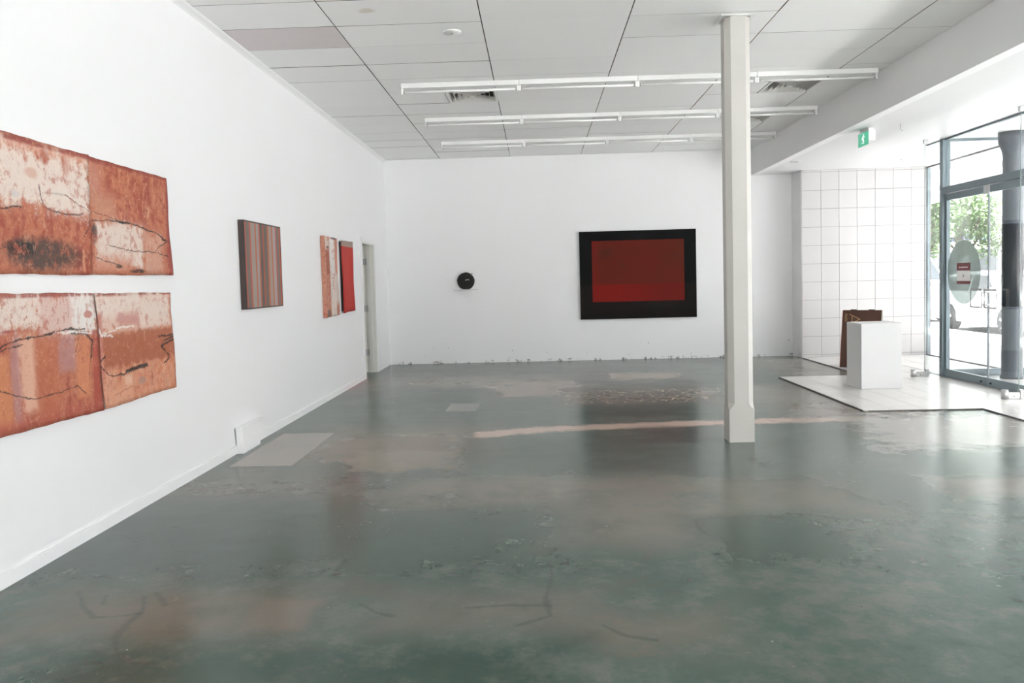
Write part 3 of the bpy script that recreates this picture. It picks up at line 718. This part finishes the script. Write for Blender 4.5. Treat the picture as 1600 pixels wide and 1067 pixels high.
# --- black disc on its shelf
sh = MB().box(-1.42, -1.0, YB-.10, YB-.001, 1.262, 1.276, bev=.001).build('wall_shelf', plinth_m); tag(sh, 'slim white wall shelf under the black disc', 'shelf')
dk = empty('black_disc_sculpture', (-1.21, YB-.06, 1.276), 'round black disc sculpture resting on a slim white wall shelf', 'sculpture')
blk = simple('matt_black', (.004, .0037, .0034), .7, var=.3, scale=40, bump=.3, bscale=60)
b = MB(); n = 56; prof = [(.0, -.012), (.05, -.018), (.10, -.022), (.138, -.02), (.149, -.008), (.149, .008), (.138, .02), (.0, .022)]
rings = []
for r, t in prof:
    L = []
    for i in range(n):
        a = 2*math.pi*i/n; rr = r*(1+.012*math.sin(5*a+1)+.008*math.sin(13*a))
        zz = max(rr*math.sin(a), -.141)
        L.append(b.bm.verts.new((-1.21+rr*math.cos(a), YB-.06+t, 1.417+zz)))
    rings.append(L)
for A, B in zip(rings, rings[1:]):
    for i in range(n):
        f = b.bm.faces.new((A[i], A[(i+1) % n], B[(i+1) % n], B[i])); f.smooth = True
bmesh.ops.remove_doubles(b.bm, verts=b.bm.verts[:], dist=1e-5); bmesh.ops.recalc_face_normals(b.bm, faces=b.bm.faces[:])
b.build('disc', blk, dk)
MB().tube([(-1.215, YB-.085, 1.425), (-1.205, YB-.087, 1.442), (-1.185, YB-.087, 1.438), (-1.165, YB-.087, 1.446), (-1.155, YB-.084, 1.43)], .006, 6).build('pale_mark', simple('pale_wax', (.6, .58, .54), .5), dk)
MB().lathe((-1.105, YB-.05, 1.533), [(.004, 0), (.012, .004), (.013, .012), (.005, .018)], 2, 10).build('rim_lug', blk, dk)

# ================================================================== CEILING FITTINGS
tb = None
def batten():
    r = empty('fluorescent_batten', (0, 0, 0))
    MB().box(-.622, .622, -.035, .035, -.052, -.001, bev=.004).build('body', white_metal, r, True)
    MB().cyl((-.60, 0, -.09), .013, 1.2, 0, 12).build('tube', lamp_white, r, True)
    for s in (-1, 1):
        h = MB().box(s*.612-.011, s*.612+.011, -.016, .016, -.112, -.05, bev=.003).build('lamp_holder', white_metal, r, True)
        MB().cyl((s*.595-.006, 0, -.09), .0145, .012, 0, 12).build('end_cap', grey_plastic, h, True)
    return r
bt = batten()
rn = {0: 'row nearest the column', 1: 'middle row', 2: 'row nearest the far wall'}
on_ = {0: 'first from the painting wall', 1: 'second from the painting wall', 2: 'third from the painting wall', 3: 'against the bulkhead beam'}
for j, yy in enumerate((8.79, 10.64, 12.44)):
    for i in range(4):
        o = bt if (i, j) == (0, 0) else copy_tree(bt)
        o.location = (-1.385+.624+1.247*i, yy, ZC)
        tag(o, 'white fluorescent batten, %s, %s' % (on_[i], rn[j]), 'light', 'fluorescent battens on the ceiling')
def vent():
    r = empty('ceiling_vent', (0, 0, 0)); h = .286; slat_m = simple('vent_slat_paint', (.62, .61, .58), .45)
    def sq(b, a, z0, a2, z1, side):
        R = Matrix.Rotation(math.pi/2*side, 3, 'Z'); t = .003
        ps = [Vector((-a, -a, z0)), Vector((a, -a, z0)), Vector((a2, -a2, z1)), Vector((-a2, -a2, z1))]
        A = [b.bm.verts.new(R @ q) for q in ps]; B = [b.bm.verts.new(R @ (q+Vector((0, t, t)))) for q in ps]
        b.bm.faces.new(A[::-1]); b.bm.faces.new(B)
        for i in range(4): b.bm.faces.new((A[i], A[(i+1) % 4], B[(i+1) % 4], B[i]))
    f = MB()
    for s in range(4):
        R = Matrix.Rotation(math.pi/2*s, 3, 'Z')
        ps = [Vector(q) for q in ((-h, -h, -.006), (h, -h, -.006), (h-.025, -h+.025, -.006), (-h+.025, -h+.025, -.006))]
        A = [f.bm.verts.new(R @ q) for q in ps]; B = [f.bm.verts.new(R @ (q+Vector((0, 0, .05)))) for q in ps]
        f.bm.faces.new(A[::-1]); f.bm.faces.new(B)
        for i in range(4): f.bm.faces.new((A[i], A[(i+1) % 4], B[(i+1) % 4], B[i]))
    f.build('frame', white_metal, r, True)
    MB().box(-h+.02, h-.02, -h+.02, h-.02, .065, .07).build('duct_back', dark_gap, r, True)
    for k in range(5):
        a = h-.03-.05*k
        for s in range(4):
            b = MB(); sq(b, a, -.005, a-.016, .045, s); b.build('slat', slat_m, r, True)
    MB().box(-.022, .022, -.022, .022, 0, .004).build('centre_plate', white_metal, r, True)
    return r
vt = vent()
for (vx, vy), lb in zip(vents, ('square louvred ceiling vent between battens on the painting wall side', 'square louvred ceiling vent in front of the bulkhead, nearer the column', 'square louvred ceiling vent by the bulkhead, nearer the far wall')):
    o = vt if vx < 0 else copy_tree(vt)
    o.location = (vx+.287, vy+.3, ZC); tag(o, lb, 'vent', 'ceiling vents')
sd = empty('ceiling_rose', (-.663, 7.025, ZC), 'small round white ceiling cover near the brown stain', 'ceiling cover')
MB().lathe((-.663, 7.025, ZC), [(.078, -.001), (.078, -.010), (.066, -.016), (.03, -.018), (.0, -.018)][:4], 2, 28).build('cover', white_metal, sd)
MB().cyl((-.663, 7.025, ZC-.022), .012, .004, 2, 12).build('screw', grey_plastic, sd)

# exit sign under the lowered ceiling
ex = empty('exit_sign', (3.94, 9.92, ZS), 'green running-man exit sign hung below the lowered ceiling', 'sign')
MB().box(3.905, 3.985, 9.765, 10.08, 2.925, 3.05, bev=.008).box(3.915, 3.975, 9.80, 10.05, 3.045, ZS-.001).build('housing', plastic_w, ex)
gm = Mat('exit_green'); gm.color(gm.mix((.035, .27, .15), (.05, .32, .19), gm.noise(8, 2))).rough(.3); gm.b.inputs['Emission Color'].default_value = (.04, .35, .2, 1); gm.b.inputs['Emission Strength'].default_value = .35
fc = MB().box(3.9015, 3.9045, 9.775, 10.07, 2.885, 3.04).build('face_panel', gm.m, ex)
wm = Mat('exit_white'); wm.color(wm.mix((.8, .8, .8), (.85, .85, .85), wm.noise(5, 2))).rough(.4); wm.b.inputs['Emission Color'].default_value = (1, 1, 1, 1); wm.b.inputs['Emission Strength'].default_value = .25
pg = MB()
def gp(pts): pg.prism([(9.9225-u, 2.9625+v) for u, v in pts], 0, 3.8995, 3.9013)
gp([(.02+.012*math.cos(k*math.pi/5), .052+.012*math.sin(k*math.pi/5)) for k in range(10)])
gp([(-.012, .038), (.014, .04), (.016, .0), (-.006, -.008), (-.014, .005)])
gp([(.010, .036), (.04, .018), (.044, .026), (.014, .042)]); gp([(-.01, .036), (-.034, .018), (-.036, -.004), (-.028, -.004), (-.027, .014), (-.006, .03)])
gp([(-.008, .004), (.014, .002), (.03, -.02), (.022, -.054), (.012, -.054), (.018, -.022), (.0, -.006)]); gp([(-.010, .002), (.004, -.006), (-.014, -.036), (-.046, -.034), (-.046, -.044), (-.008, -.046)])
pg.build('running_man', wm.m, ex)

for k, (xx, yy, lb) in enumerate(((3.93, 12.55, 'small recessed downlight near the bulkhead beam'), (5.62, 12.7, 'small recessed downlight near the street window'))):
    r = empty('downlight', (xx, yy, ZS), lb, 'light', 'downlights in the lowered ceiling')
    MB().lathe((xx, yy, ZS), [(.075, -.001), (.075, -.006), (.055, -.008), (.05, -.003)], 2, 24).build('rim', white_metal, r)
    MB().cyl((xx, yy, ZS-.006), .048, .004, 2, 20).build('lens', grey_plastic, r)
hp = on(1407, 193, 2, ZS)
tag(MB().tube([(hp.x, hp.y, ZS-.001), (hp.x, hp.y, ZS-.06), (hp.x+.01, hp.y, ZS-.075), (hp.x+.03, hp.y, ZS-.08)], .003, 6).build('wire_hook', grey_plastic), 'thin wire hook hanging from the lowered ceiling', 'hook')

# ================================================================== FLOOR OBJECTS
cv = empty('conduit_cover', (XL+.03, 7.0, 0), 'small white box cover at the foot of the painting wall', 'cover')
b = MB().prism([(6.79, 0), (7.205, 0), (7.235, .06), (7.33, .215), (6.775, .215)], 0, XL+.013, XL+.066); b.build('cover_body', wall_m, cv)
MB().box(XL+.002, XL+.07, 6.77, 7.335, .215, .223, bev=.002).build('cover_lid', wall_m, cv)

pl_ = empty('plinth', (4.04, 9.97, .014), 'white display plinth standing on the entry tiles', 'plinth', rz=math.radians(2))
MB().box(-.238, .238, -.21, .21, .002, .768, bev=.002).build('plinth_body', plinth_m, pl_, True)
MB().box(-.2385, .2385, -.2105, .2105, .768, .778, bev=.002).build('plinth_top', plinth_m, pl_, True)

ang = math.atan2(-.29, .45)
af = empty('sandwich_board', (4.745, 12.095, 0.012), 'brown folding sandwich board with gold lettering behind the white plinth', 'sign', rz=ang)
board = simple('brown_board', (.075, .026, .014), .4, var=.2, scale=5); gold = simple('gold_lettering', (.55, .34, .14), .45)
hw, HH, sp_ = .272, .83, .215; ta = math.atan2(sp_, HH)
def slope(parent_rot, objs): pass
for s in (1, -1):
    e_ = bpy.data.objects
    b = MB().box(-hw, hw, -.008, .008, -HH/math.cos(ta)+.01, 0, bev=.002)
    R = Matrix.Rotation(-s*ta, 4, 'X'); bmesh.ops.transform(b.bm, matrix=Matrix.Translation((0, -s*.010, HH)) @ R, verts=b.bm.verts[:])
    pb = b.build('board_panel', board, af, True)
    b = MB().box(hw-.012, hw+.002, -.011, .011, -HH/math.cos(ta)+.008, 0); bmesh.ops.transform(b.bm, matrix=Matrix.Translation((0, -s*.010, HH)) @ R, verts=b.bm.verts[:]); b.build('edge_strip', simple('pale_edge', (.6, .55, .5), .5), pb, True)
    if s == 1:
        b = MB().box(-hw-.002, -hw+.006, -.011, .011, -HH/math.cos(ta)+.008, 0); bmesh.ops.transform(b.bm, matrix=Matrix.Translation((0, -s*.010, HH)) @ R, verts=b.bm.verts[:]); b.build('edge_strip', simple('red_brown_edge', (.22, .05, .03), .5), pb, True)
        M4 = Matrix.Translation((0, -s*.010, HH)) @ R
        def strokes(ls, w, nm):
            b = MB()
            for (u0, v0), (u1, v1) in ls:
                d = Vector((u1-u0, 0, v1-v0)); nn = Vector((-d.z, 0, d.x)).normalized()*w/2
                A = Vector((u0, -.0095, v0)); B = Vector((u1, -.0095, v1)); q = Vector((0, .0013, 0))
                vs = [b.bm.verts.new(k) for k in (A+nn, A-nn, B-nn, B+nn)]; v2 = [b.bm.verts.new(k) for k in (A+nn+q, A-nn+q, B-nn+q, B+nn+q)]
                b.bm.faces.new(vs); b.bm.faces.new(v2[::-1])
                for i in range(4): b.bm.faces.new((vs[i], v2[i], v2[(i+1) % 4], vs[(i+1) % 4]))
            bmesh.ops.recalc_face_normals(b.bm, faces=b.bm.faces[:])
            bmesh.ops.transform(b.bm, matrix=M4, verts=b.bm.verts[:]); return b.build(nm, gold, pb, True)
        L0 = -hw
        strokes([((L0+.095, -.06), (L0+.245, -.135)), ((L0+.245, -.135), (L0+.095, -.21)), ((L0+.135, -.085), (L0+.135, -.19))], .009, 'initial_letter')
        # small name reading downwards
        cu = bpy.data.curves.new('small_lettering', 'FONT'); cu.body = 'ALEX'; cu.size = .052; cu.extrude = .0006
        to = bpy.data.objects.new('small_lettering', cu); COL.objects.link(to); bpy.context.view_layer.update()
        me = bpy.data.meshes.new_from_object(to.evaluated_get(bpy.context.evaluated_depsgraph_get())); bpy.data.objects.remove(to)
        me.transform(Matrix.Translation((L0+.035, -.0092, -.05)) @ Matrix.Rotation(math.pi/2, 4, 'Y') @ Matrix.Rotation(math.pi/2, 4, 'X')); me.transform(M4)
        me.materials.clear(); me.materials.append(gold); mo = bpy.data.objects.new('small_lettering', me); COL.objects.link(mo); mo.parent = pb
for s in (-1, 1): MB().tube([(s*hw*.6, 0, HH+.004), (s*hw*.3, 0, HH+.004)], .009, 8).build('hinge', brown, af, True)

def clamp(x, y, label):
    r = empty('floor_clamp', (x, y, .0145), label, 'bracket', 'glass clamps on the entry tiles')
    MB().cyl((x-.082, y, .0145), .034, .096, 2, 18).build('barrel', steel, r)
    MB().box(x-.055, x+.085, y-.022, y+.022, .0145, .082, bev=.004).build('bar', steel, r)
    MB().box(x+.066, x+.10, y-.03, y-.008, .0145, .112, bev=.003).box(x+.066, x+.10, y+.008, y+.03, .0145, .112, bev=.003).build('jaw', steel, r)
    MB().cyl((x+.0, y-.026, .04), .006, .005, 1, 10).build('screw', dark_rubber, r)
clamp(4.99, 10.84-.0, 'steel floor clamp at the glass panel nearest the tiled wall'); clamp(5.03, 8.815, 'steel floor clamp at the glass panel on the near side of the doors')
cp_ = [on(1200+a/6.667, 540+b_/6.667, 0, 4.33) for a, b_ in ((315, 15), (302, 30), (305, 48), (325, 60), (350, 55), (358, 40), (362, 70), (330, 75), (312, 72), (300, 110), (330, 132), (370, 132))]
tag(MB().tube([(4.345-.012*(i % 2), max(13.70, min(14.05, p_.y)), max(.006, p_.z)) for i, p_ in enumerate(cp_)], .006, 6).build('cable', plastic_w), 'loose white cable coiled by the tiled wall corner', 'cable')
# ================================================================== THE STREET
pave_m = simple('pale_pavement', (.57, .565, .56), .8, var=.12, scale=3); road_m = simple('grey_asphalt', (.16, .16, .165), .85, var=.2, scale=8); kerb_m = simple('kerb_stone', (.5, .49, .47), .8)
struct(MB().box(XW+.08, 9.6, -40, 90, -.2, -.004).build('pavement', pave_m), 'pale pavement outside the shop windows')
struct(MB().box(-30, XW+.08, -40, Y0-.2, -.2, -.004).build('pavement_bounce', pave_m), 'pale pavement added beyond the near end window to bounce sunlight in')  # unseen ground added so sunlight bounces up to the ceiling
struct(MB().box(9.6, 9.75, -40, 90, -.25, -.004).build('kerb', kerb_m), 'stone kerb beside the parked cars')
struct(MB().box(9.75, 21.0, -40, 90, -.3, -.15).build('road', road_m), 'grey asphalt street')
struct(MB().box(21.0, 25.0, -40, 90, -.3, 0).build('pavement_far', pave_m), 'pavement across the street')
aw = empty('street_awning', (XW+.1, 5, ZS), 'white awning over the pavement with cross ribs', kind='structure')
awm = simple('awning_white', (.8, .81, .82), .5)
MB().box(XW+.06, 9.5, -20, 30, 3.20, 3.24).build('sheet', awm, aw)
MB().box(9.5, 9.56, -20, 30, 3.0, 3.36).build('fascia', awm, aw)
for yy in (-8, -4.5, -1, 2.5, 6, 9.5, 11.6, 14.2, 18, 22, 26): MB().box(XW+.06, 9.5, yy-.03, yy+.03, 3.10, 3.199).build('rib', simple('awning_rib', (.4, .41, .42), .5), aw)
# dark round post standing outside the doors
oc = empty('round_post', (5.955, 10.46, .0), 'dark blue-grey round post with flared top outside the glass doors', 'column')
om = simple('blue_grey_post_paint', (.085, .10, .12), .35, var=.1); om2 = simple('charcoal_band', (.022, .026, .033), .25, var=.15)
MB().lathe((5.955, 10.46, 0), [(.13, .015), (.13, .05), (.118, .06), (.118, 2.80), (.13, 2.86), (.165, 2.95), (.17, 3.0), (.17, ZS-.001)], 2, 32).build('shaft', om, oc)
MB().lathe((5.955, 10.46, 0), [(.1185, .92), (.1215, .925), (.1215, 1.945), (.1185, 1.95)], 2, 32).build('dark_band', om2, oc)  # thin darker band round the middle of the shaft

car_white = simple('white_car_paint', (.8, .8, .8), .2, var=.02); car_glass = simple('dark_car_glass', (.03, .035, .04), .05); tyre_m = simple('tyre_rubber', (.02, .02, .022), .7); rim_m = simple('alloy_rim', (.55, .56, .57), .3, .7)
lamp_r = simple('red_lamp', (.35, .02, .02), .2); lamp_c = simple('clear_lamp', (.7, .7, .72), .1); bump_m = simple('dark_bumper', (.05, .05, .055), .6)
def vehicle(name, loc, label, prof, roof, wheels, hw, hts, glassw, group=None):
    # profile in (y along, z up); body width 2*hw
    r = empty(name, loc, label, 'car', group)
    b = MB(); N = len(prof); A = []
    for sx, k in ((-1, .93), (-1, 1), (1, 1), (1, .93)):
        A.append([b.bm.verts.new((sx*hw*(1 if k == 1 else .96), y*(1 if k == 1 else 1), z if k == 1 else z)) for y, z in prof])
    # shell: inset outer faces for rounded shoulders
    for i, (y, z) in enumerate(prof):
        A[0][i].co = (-hw, y*.985, .02*(1 if z < .6 else -1)+z); A[1][i].co = (-hw+.06, y, z); A[2][i].co = (hw-.06, y, z); A[3][i].co = (hw, y*.985, .02*(1 if z < .6 else -1)+z)
    b.bm.faces.new(A[0][::-1]); b.bm.faces.new(A[3])
    for P, Q in zip(A, A[1:]):
        for i in range(N):
            f = b.bm.faces.new((P[i], P[(i+1) % N], Q[(i+1) % N], Q[i])); f.smooth = True
    bmesh.ops.recalc_face_normals(b.bm, faces=b.bm.faces[:]); b.build('body', car_white, r, True)
    b = MB(); n = len(roof); z0 = min(z for _, z in roof); z1 = max(z for _, z in roof)
    L = [b.bm.verts.new((-(hw-.04-.16*(z-z0)/(z1-z0)), y, z)) for y, z in roof]; Q = [b.bm.verts.new(((hw-.04-.16*(z-z0)/(z1-z0)), y, z)) for y, z in roof]
    b.bm.faces.new(L); b.bm.faces.new(Q[::-1])
    for i in range(n): b.bm.faces.new((L[i], Q[i], Q[(i+1) % n], L[(i+1) % n]))
    bmesh.ops.recalc_face_normals(b.bm, faces=b.bm.faces[:]); b.build('cabin', car_white, r, True)
    for quad in glassw:      # side windows, both sides
        for s in (-1, 1):
            b = MB(); vs = []
            for y, z in quad: vs.append((s*(hw-.036-.16*(z-z0)/(z1-z0)), y, z))
            in_ = [(x_-s*.02, y, z) for x_, y, z in vs]
            P = [b.bm.verts.new(q) for q in vs]; Qv = [b.bm.verts.new(q) for q in in_]
            b.bm.faces.new(P); b.bm.faces.new(Qv[::-1])
            for i in range(len(P)): b.bm.faces.new((P[i], Qv[i], Qv[(i+1) % len(P)], P[(i+1) % len(P)]))
            bmesh.ops.recalc_face_normals(b.bm, faces=b.bm.faces[:]); b.build('side_window', car_glass, r, True)
    for (a, c) in hts:       # windscreen strips between two roof points
        b = MB(); (y0, z0_), (y1, z1_) = a, c
        wa = hw-.04-.16*(z0_-z0)/(z1-z0)-.06; wc = hw-.04-.16*(z1_-z0)/(z1-z0)-.06
        d = Vector((0, y1-y0, z1_-z0_)).normalized(); nn = Vector((0, -d.z, d.y)); nn = nn if nn.y*((y0+y1)/2) > 0 else -nn
        vs = [Vector((-wa, y0, z0_)), Vector((wa, y0, z0_)), Vector((wc, y1, z1_)), Vector((-wc, y1, z1_))]
        P = [b.bm.verts.new(v+nn*.006) for v in vs]; Qv = [b.bm.verts.new(v-nn*.01) for v in vs]
        b.bm.faces.new(P); b.bm.faces.new(Qv[::-1])
        for i in range(4): b.bm.faces.new((P[i], Qv[i], Qv[(i+1) % 4], P[(i+1) % 4]))
        bmesh.ops.recalc_face_normals(b.bm, faces=b.bm.faces[:]); b.build('windscreen', car_glass, r, True)
    for y in wheels:
        for s in (-1, 1):
            w = MB().lathe((s*(hw-.09), y, .33), [(.2, -.11), (.31, -.11), (.33, -.08), (.33, .08), (.31, .11), (.2, .11)], 0, 28).build('wheel', tyre_m, r, True)
            q = MB().cyl((s*(hw-.09)-.10, y, .33), .2, .2, 0, 24)
            for k in range(5):
                a = k*2*math.pi/5; m_ = Matrix.Translation((s*(hw+.012), y, .33)) @ Matrix.Rotation(a, 4, 'X')
                n0 = len(q.bm.verts); q.box(-.012, .012, -.03, .03, .03, .2); q.bm.verts.ensure_lookup_table()
                bmesh.ops.transform(q.bm, matrix=m_, verts=q.bm.verts[n0:])
            q.build('rim', rim_m, w, True)
    ys = [p[0] for p in prof]
    for s in (-1, 1):
        MB().box(s*(hw-.32)-.14, s*(hw-.32)+.14, min(ys)-.01, min(ys)+.05, .66, .80, bev=.02).build('headlamp', lamp_c, r, True)
        MB().box(s*(hw-.22)-.1, s*(hw-.22)+.1, max(ys)-.05, max(ys)+.01, .75, 1.0, bev=.02).build('tail_lamp', lamp_r, r, True)
        MB().box(s*(hw+.08)-.09, s*(hw+.08)+.09, min(ys)*.42-.05, min(ys)*.42+.05, .98, 1.12, bev=.03).build('mirror', car_white, r, True)
    return r
def arch(y): return [(y-.40, .24), (y-.36, .50), (y-.2, .68), (y, .73), (y+.2, .68), (y+.36, .50), (y+.40, .24)]
prof = [(-2.25, .30)]+arch(-1.3)+arch(1.28)+[(2.22, .32), (2.26, .8), (2.15, 1.0), (-.95, .99), (-1.6, .92), (-2.1, .80), (-2.28, .6)]
roof = [(-1.15, .96), (-.35, 1.45), (.2, 1.50), (1.1, 1.48), (1.85, 1.36), (2.15, .98)]
vehicle('parked_car', (11.45, 20.15, -.15), 'white hatchback car parked at the kerb outside', prof, roof, (-1.3, 1.28), .87, (((-1.06, 1.02), (-.42, 1.40)), ((2.10, 1.05), (1.90, 1.31))), [[(-.78, 1.02), (-.25, 1.38), (.35, 1.42), (.35, 1.02)], [(.42, 1.02), (.42, 1.42), (1.05, 1.41), (1.6, 1.30), (1.75, 1.02)]])
prof = [(-2.4, .32)]+arch(-1.6)+arch(1.5)+[(2.42, .34), (2.45, 1.2), (-1.5, 1.2), (-2.2, 1.0), (-2.42, .75)]
roof = [(-1.85, 1.15), (-1.1, 1.95), (-.7, 2.08), (2.2, 2.10), (2.40, 1.95), (2.44, 1.18)]
vehicle('parked_van', (11.6, 27.2, -.15), 'white delivery van parked behind the hatchback', prof, roof, (-1.6, 1.5), .93, (((-1.75, 1.27), (-1.15, 1.90)),), [[(-1.45, 1.25), (-1.0, 1.82), (-.4, 1.88), (-.4, 1.25)]])

leaf_m = simple('leaf_green', (.09, .16, .045), .6, var=.45, scale=2.5); bark = simple('bark', (.12, .09, .07), .9)
def tree(x, y, h, rx, rz, n, seed, label):
    rnd = random.Random(seed); r = empty('street_tree', (x, y, 0), label, 'tree', 'street trees')
    t = MB().tube([(0, 0, 0), (.05, .02, h*.2), (-.04, .05, h*.4), (0, 0, h*.7)], .13, 8)
    for k in range(5):
        a = k*1.26; t.tube([(0, 0, h*.35+.1*k), (rx*.35*math.cos(a), rx*.35*math.sin(a), h*.5+.1*k), (rx*.6*math.cos(a), rx*.6*math.sin(a), h*.66+.1*k)], .05, 6)
    t.build('trunk', bark, r, True)
    b = MB(); cl_ = [(Vector((rnd.uniform(-1, 1)*rx*.7, rnd.uniform(-1, 1)*rx*.7, h-rz+rnd.uniform(-1, 1)*rz*.7)), rnd.uniform(.35, .6)*rx) for _ in range(16)]
    for i in range(n):
        c, rr = rnd.choice(cl_); d = Vector((rnd.gauss(0, 1), rnd.gauss(0, 1), rnd.gauss(0, 1))).normalized()*rr*rnd.uniform(.5, 1)
        q = c+d; u = Vector((rnd.gauss(0, 1), rnd.gauss(0, 1), rnd.gauss(0, 1))).normalized(); w = u.orthogonal().normalized(); L_ = rnd.uniform(.09, .17)
        b.quad(q-u*L_, q-w*L_*.45, q+u*L_, q+w*L_*.45)
    f = b.build('foliage', leaf_m, r, True); f['kind'] = 'stuff'
tree(20.6, 40.5, 5.3, 1.9, 1.6, 5000, 3, 'leafy tree on the far pavement in front of the shops')
tree(16.6, 36.0, 4.6, 1.3, 1.2, 3000, 5, 'smaller leafy tree beyond the white van')
bw = simple('white_render', (.72, .71, .69), .8); wing = simple('dark_window_glass', (.06, .075, .085), .1); blue = simple('blue_paint', (.03, .07, .3), .5); tint = simple('grey_fascia', (.35, .37, .4), .6)
def building(y0, y1, h, label, sign):
    r = empty('shop_building', (25, (y0+y1)/2, 0), label, 'building', 'buildings across the street')
    MB().box(25, 33, y0+.02, y1-.02, 0, h).build('walls', bw, r)
    MB().box(24.9, 33, y0, y1, h, h+.3).build('parapet', tint, r)
    n = max(2, int((y1-y0)/3.2)); st_ = (y1-y0)/n
    for k in range(n):
        a = y0+k*st_
        f = MB().box(24.93, 25.0, a+.25, a+st_-.25, .25, 2.5).build('shop_window', tint, r); MB().box(24.915, 24.93, a+.33, a+st_-.33, .35, 2.4).build('pane', wing, f)
        f = MB().box(24.95, 25.0, a+.8, a+st_-.8, 4.1, 5.5).build('upper_window', tint, r); MB().box(24.94, 24.95, a+.86, a+st_-.86, 4.16, 5.44).build('pane', wing, f)
    MB().box(23.0, 25.0, y0, y1, 2.75, 2.85).build('awning', bw, r)
    s = MB().box(22.92, 23.0, y0, y1, 2.72, 3.5).build('awning_fascia', bw, r)
    if sign:
        b = MB(); rnd = random.Random(4); yy = y0+1.0
        while yy < y1-1.5:
            w = rnd.uniform(.25, .5); b.box(22.905, 22.92, yy, yy+w, 2.85+rnd.choice((0, .08)), 3.25+rnd.choice((0, .1))); yy += w+.12
        b.build('sign_strip', blue, s)
building(28, 41.5, 6.4, 'white two storey shop building across the street', False)
building(41.5, 52, 6.0, 'white shop building with blue sign strip across the street', True)
building(52, 75, 7.0, 'tall pale building far down the street', False)
building(8, 28, 6.6, 'white shop row opposite the windows', False)
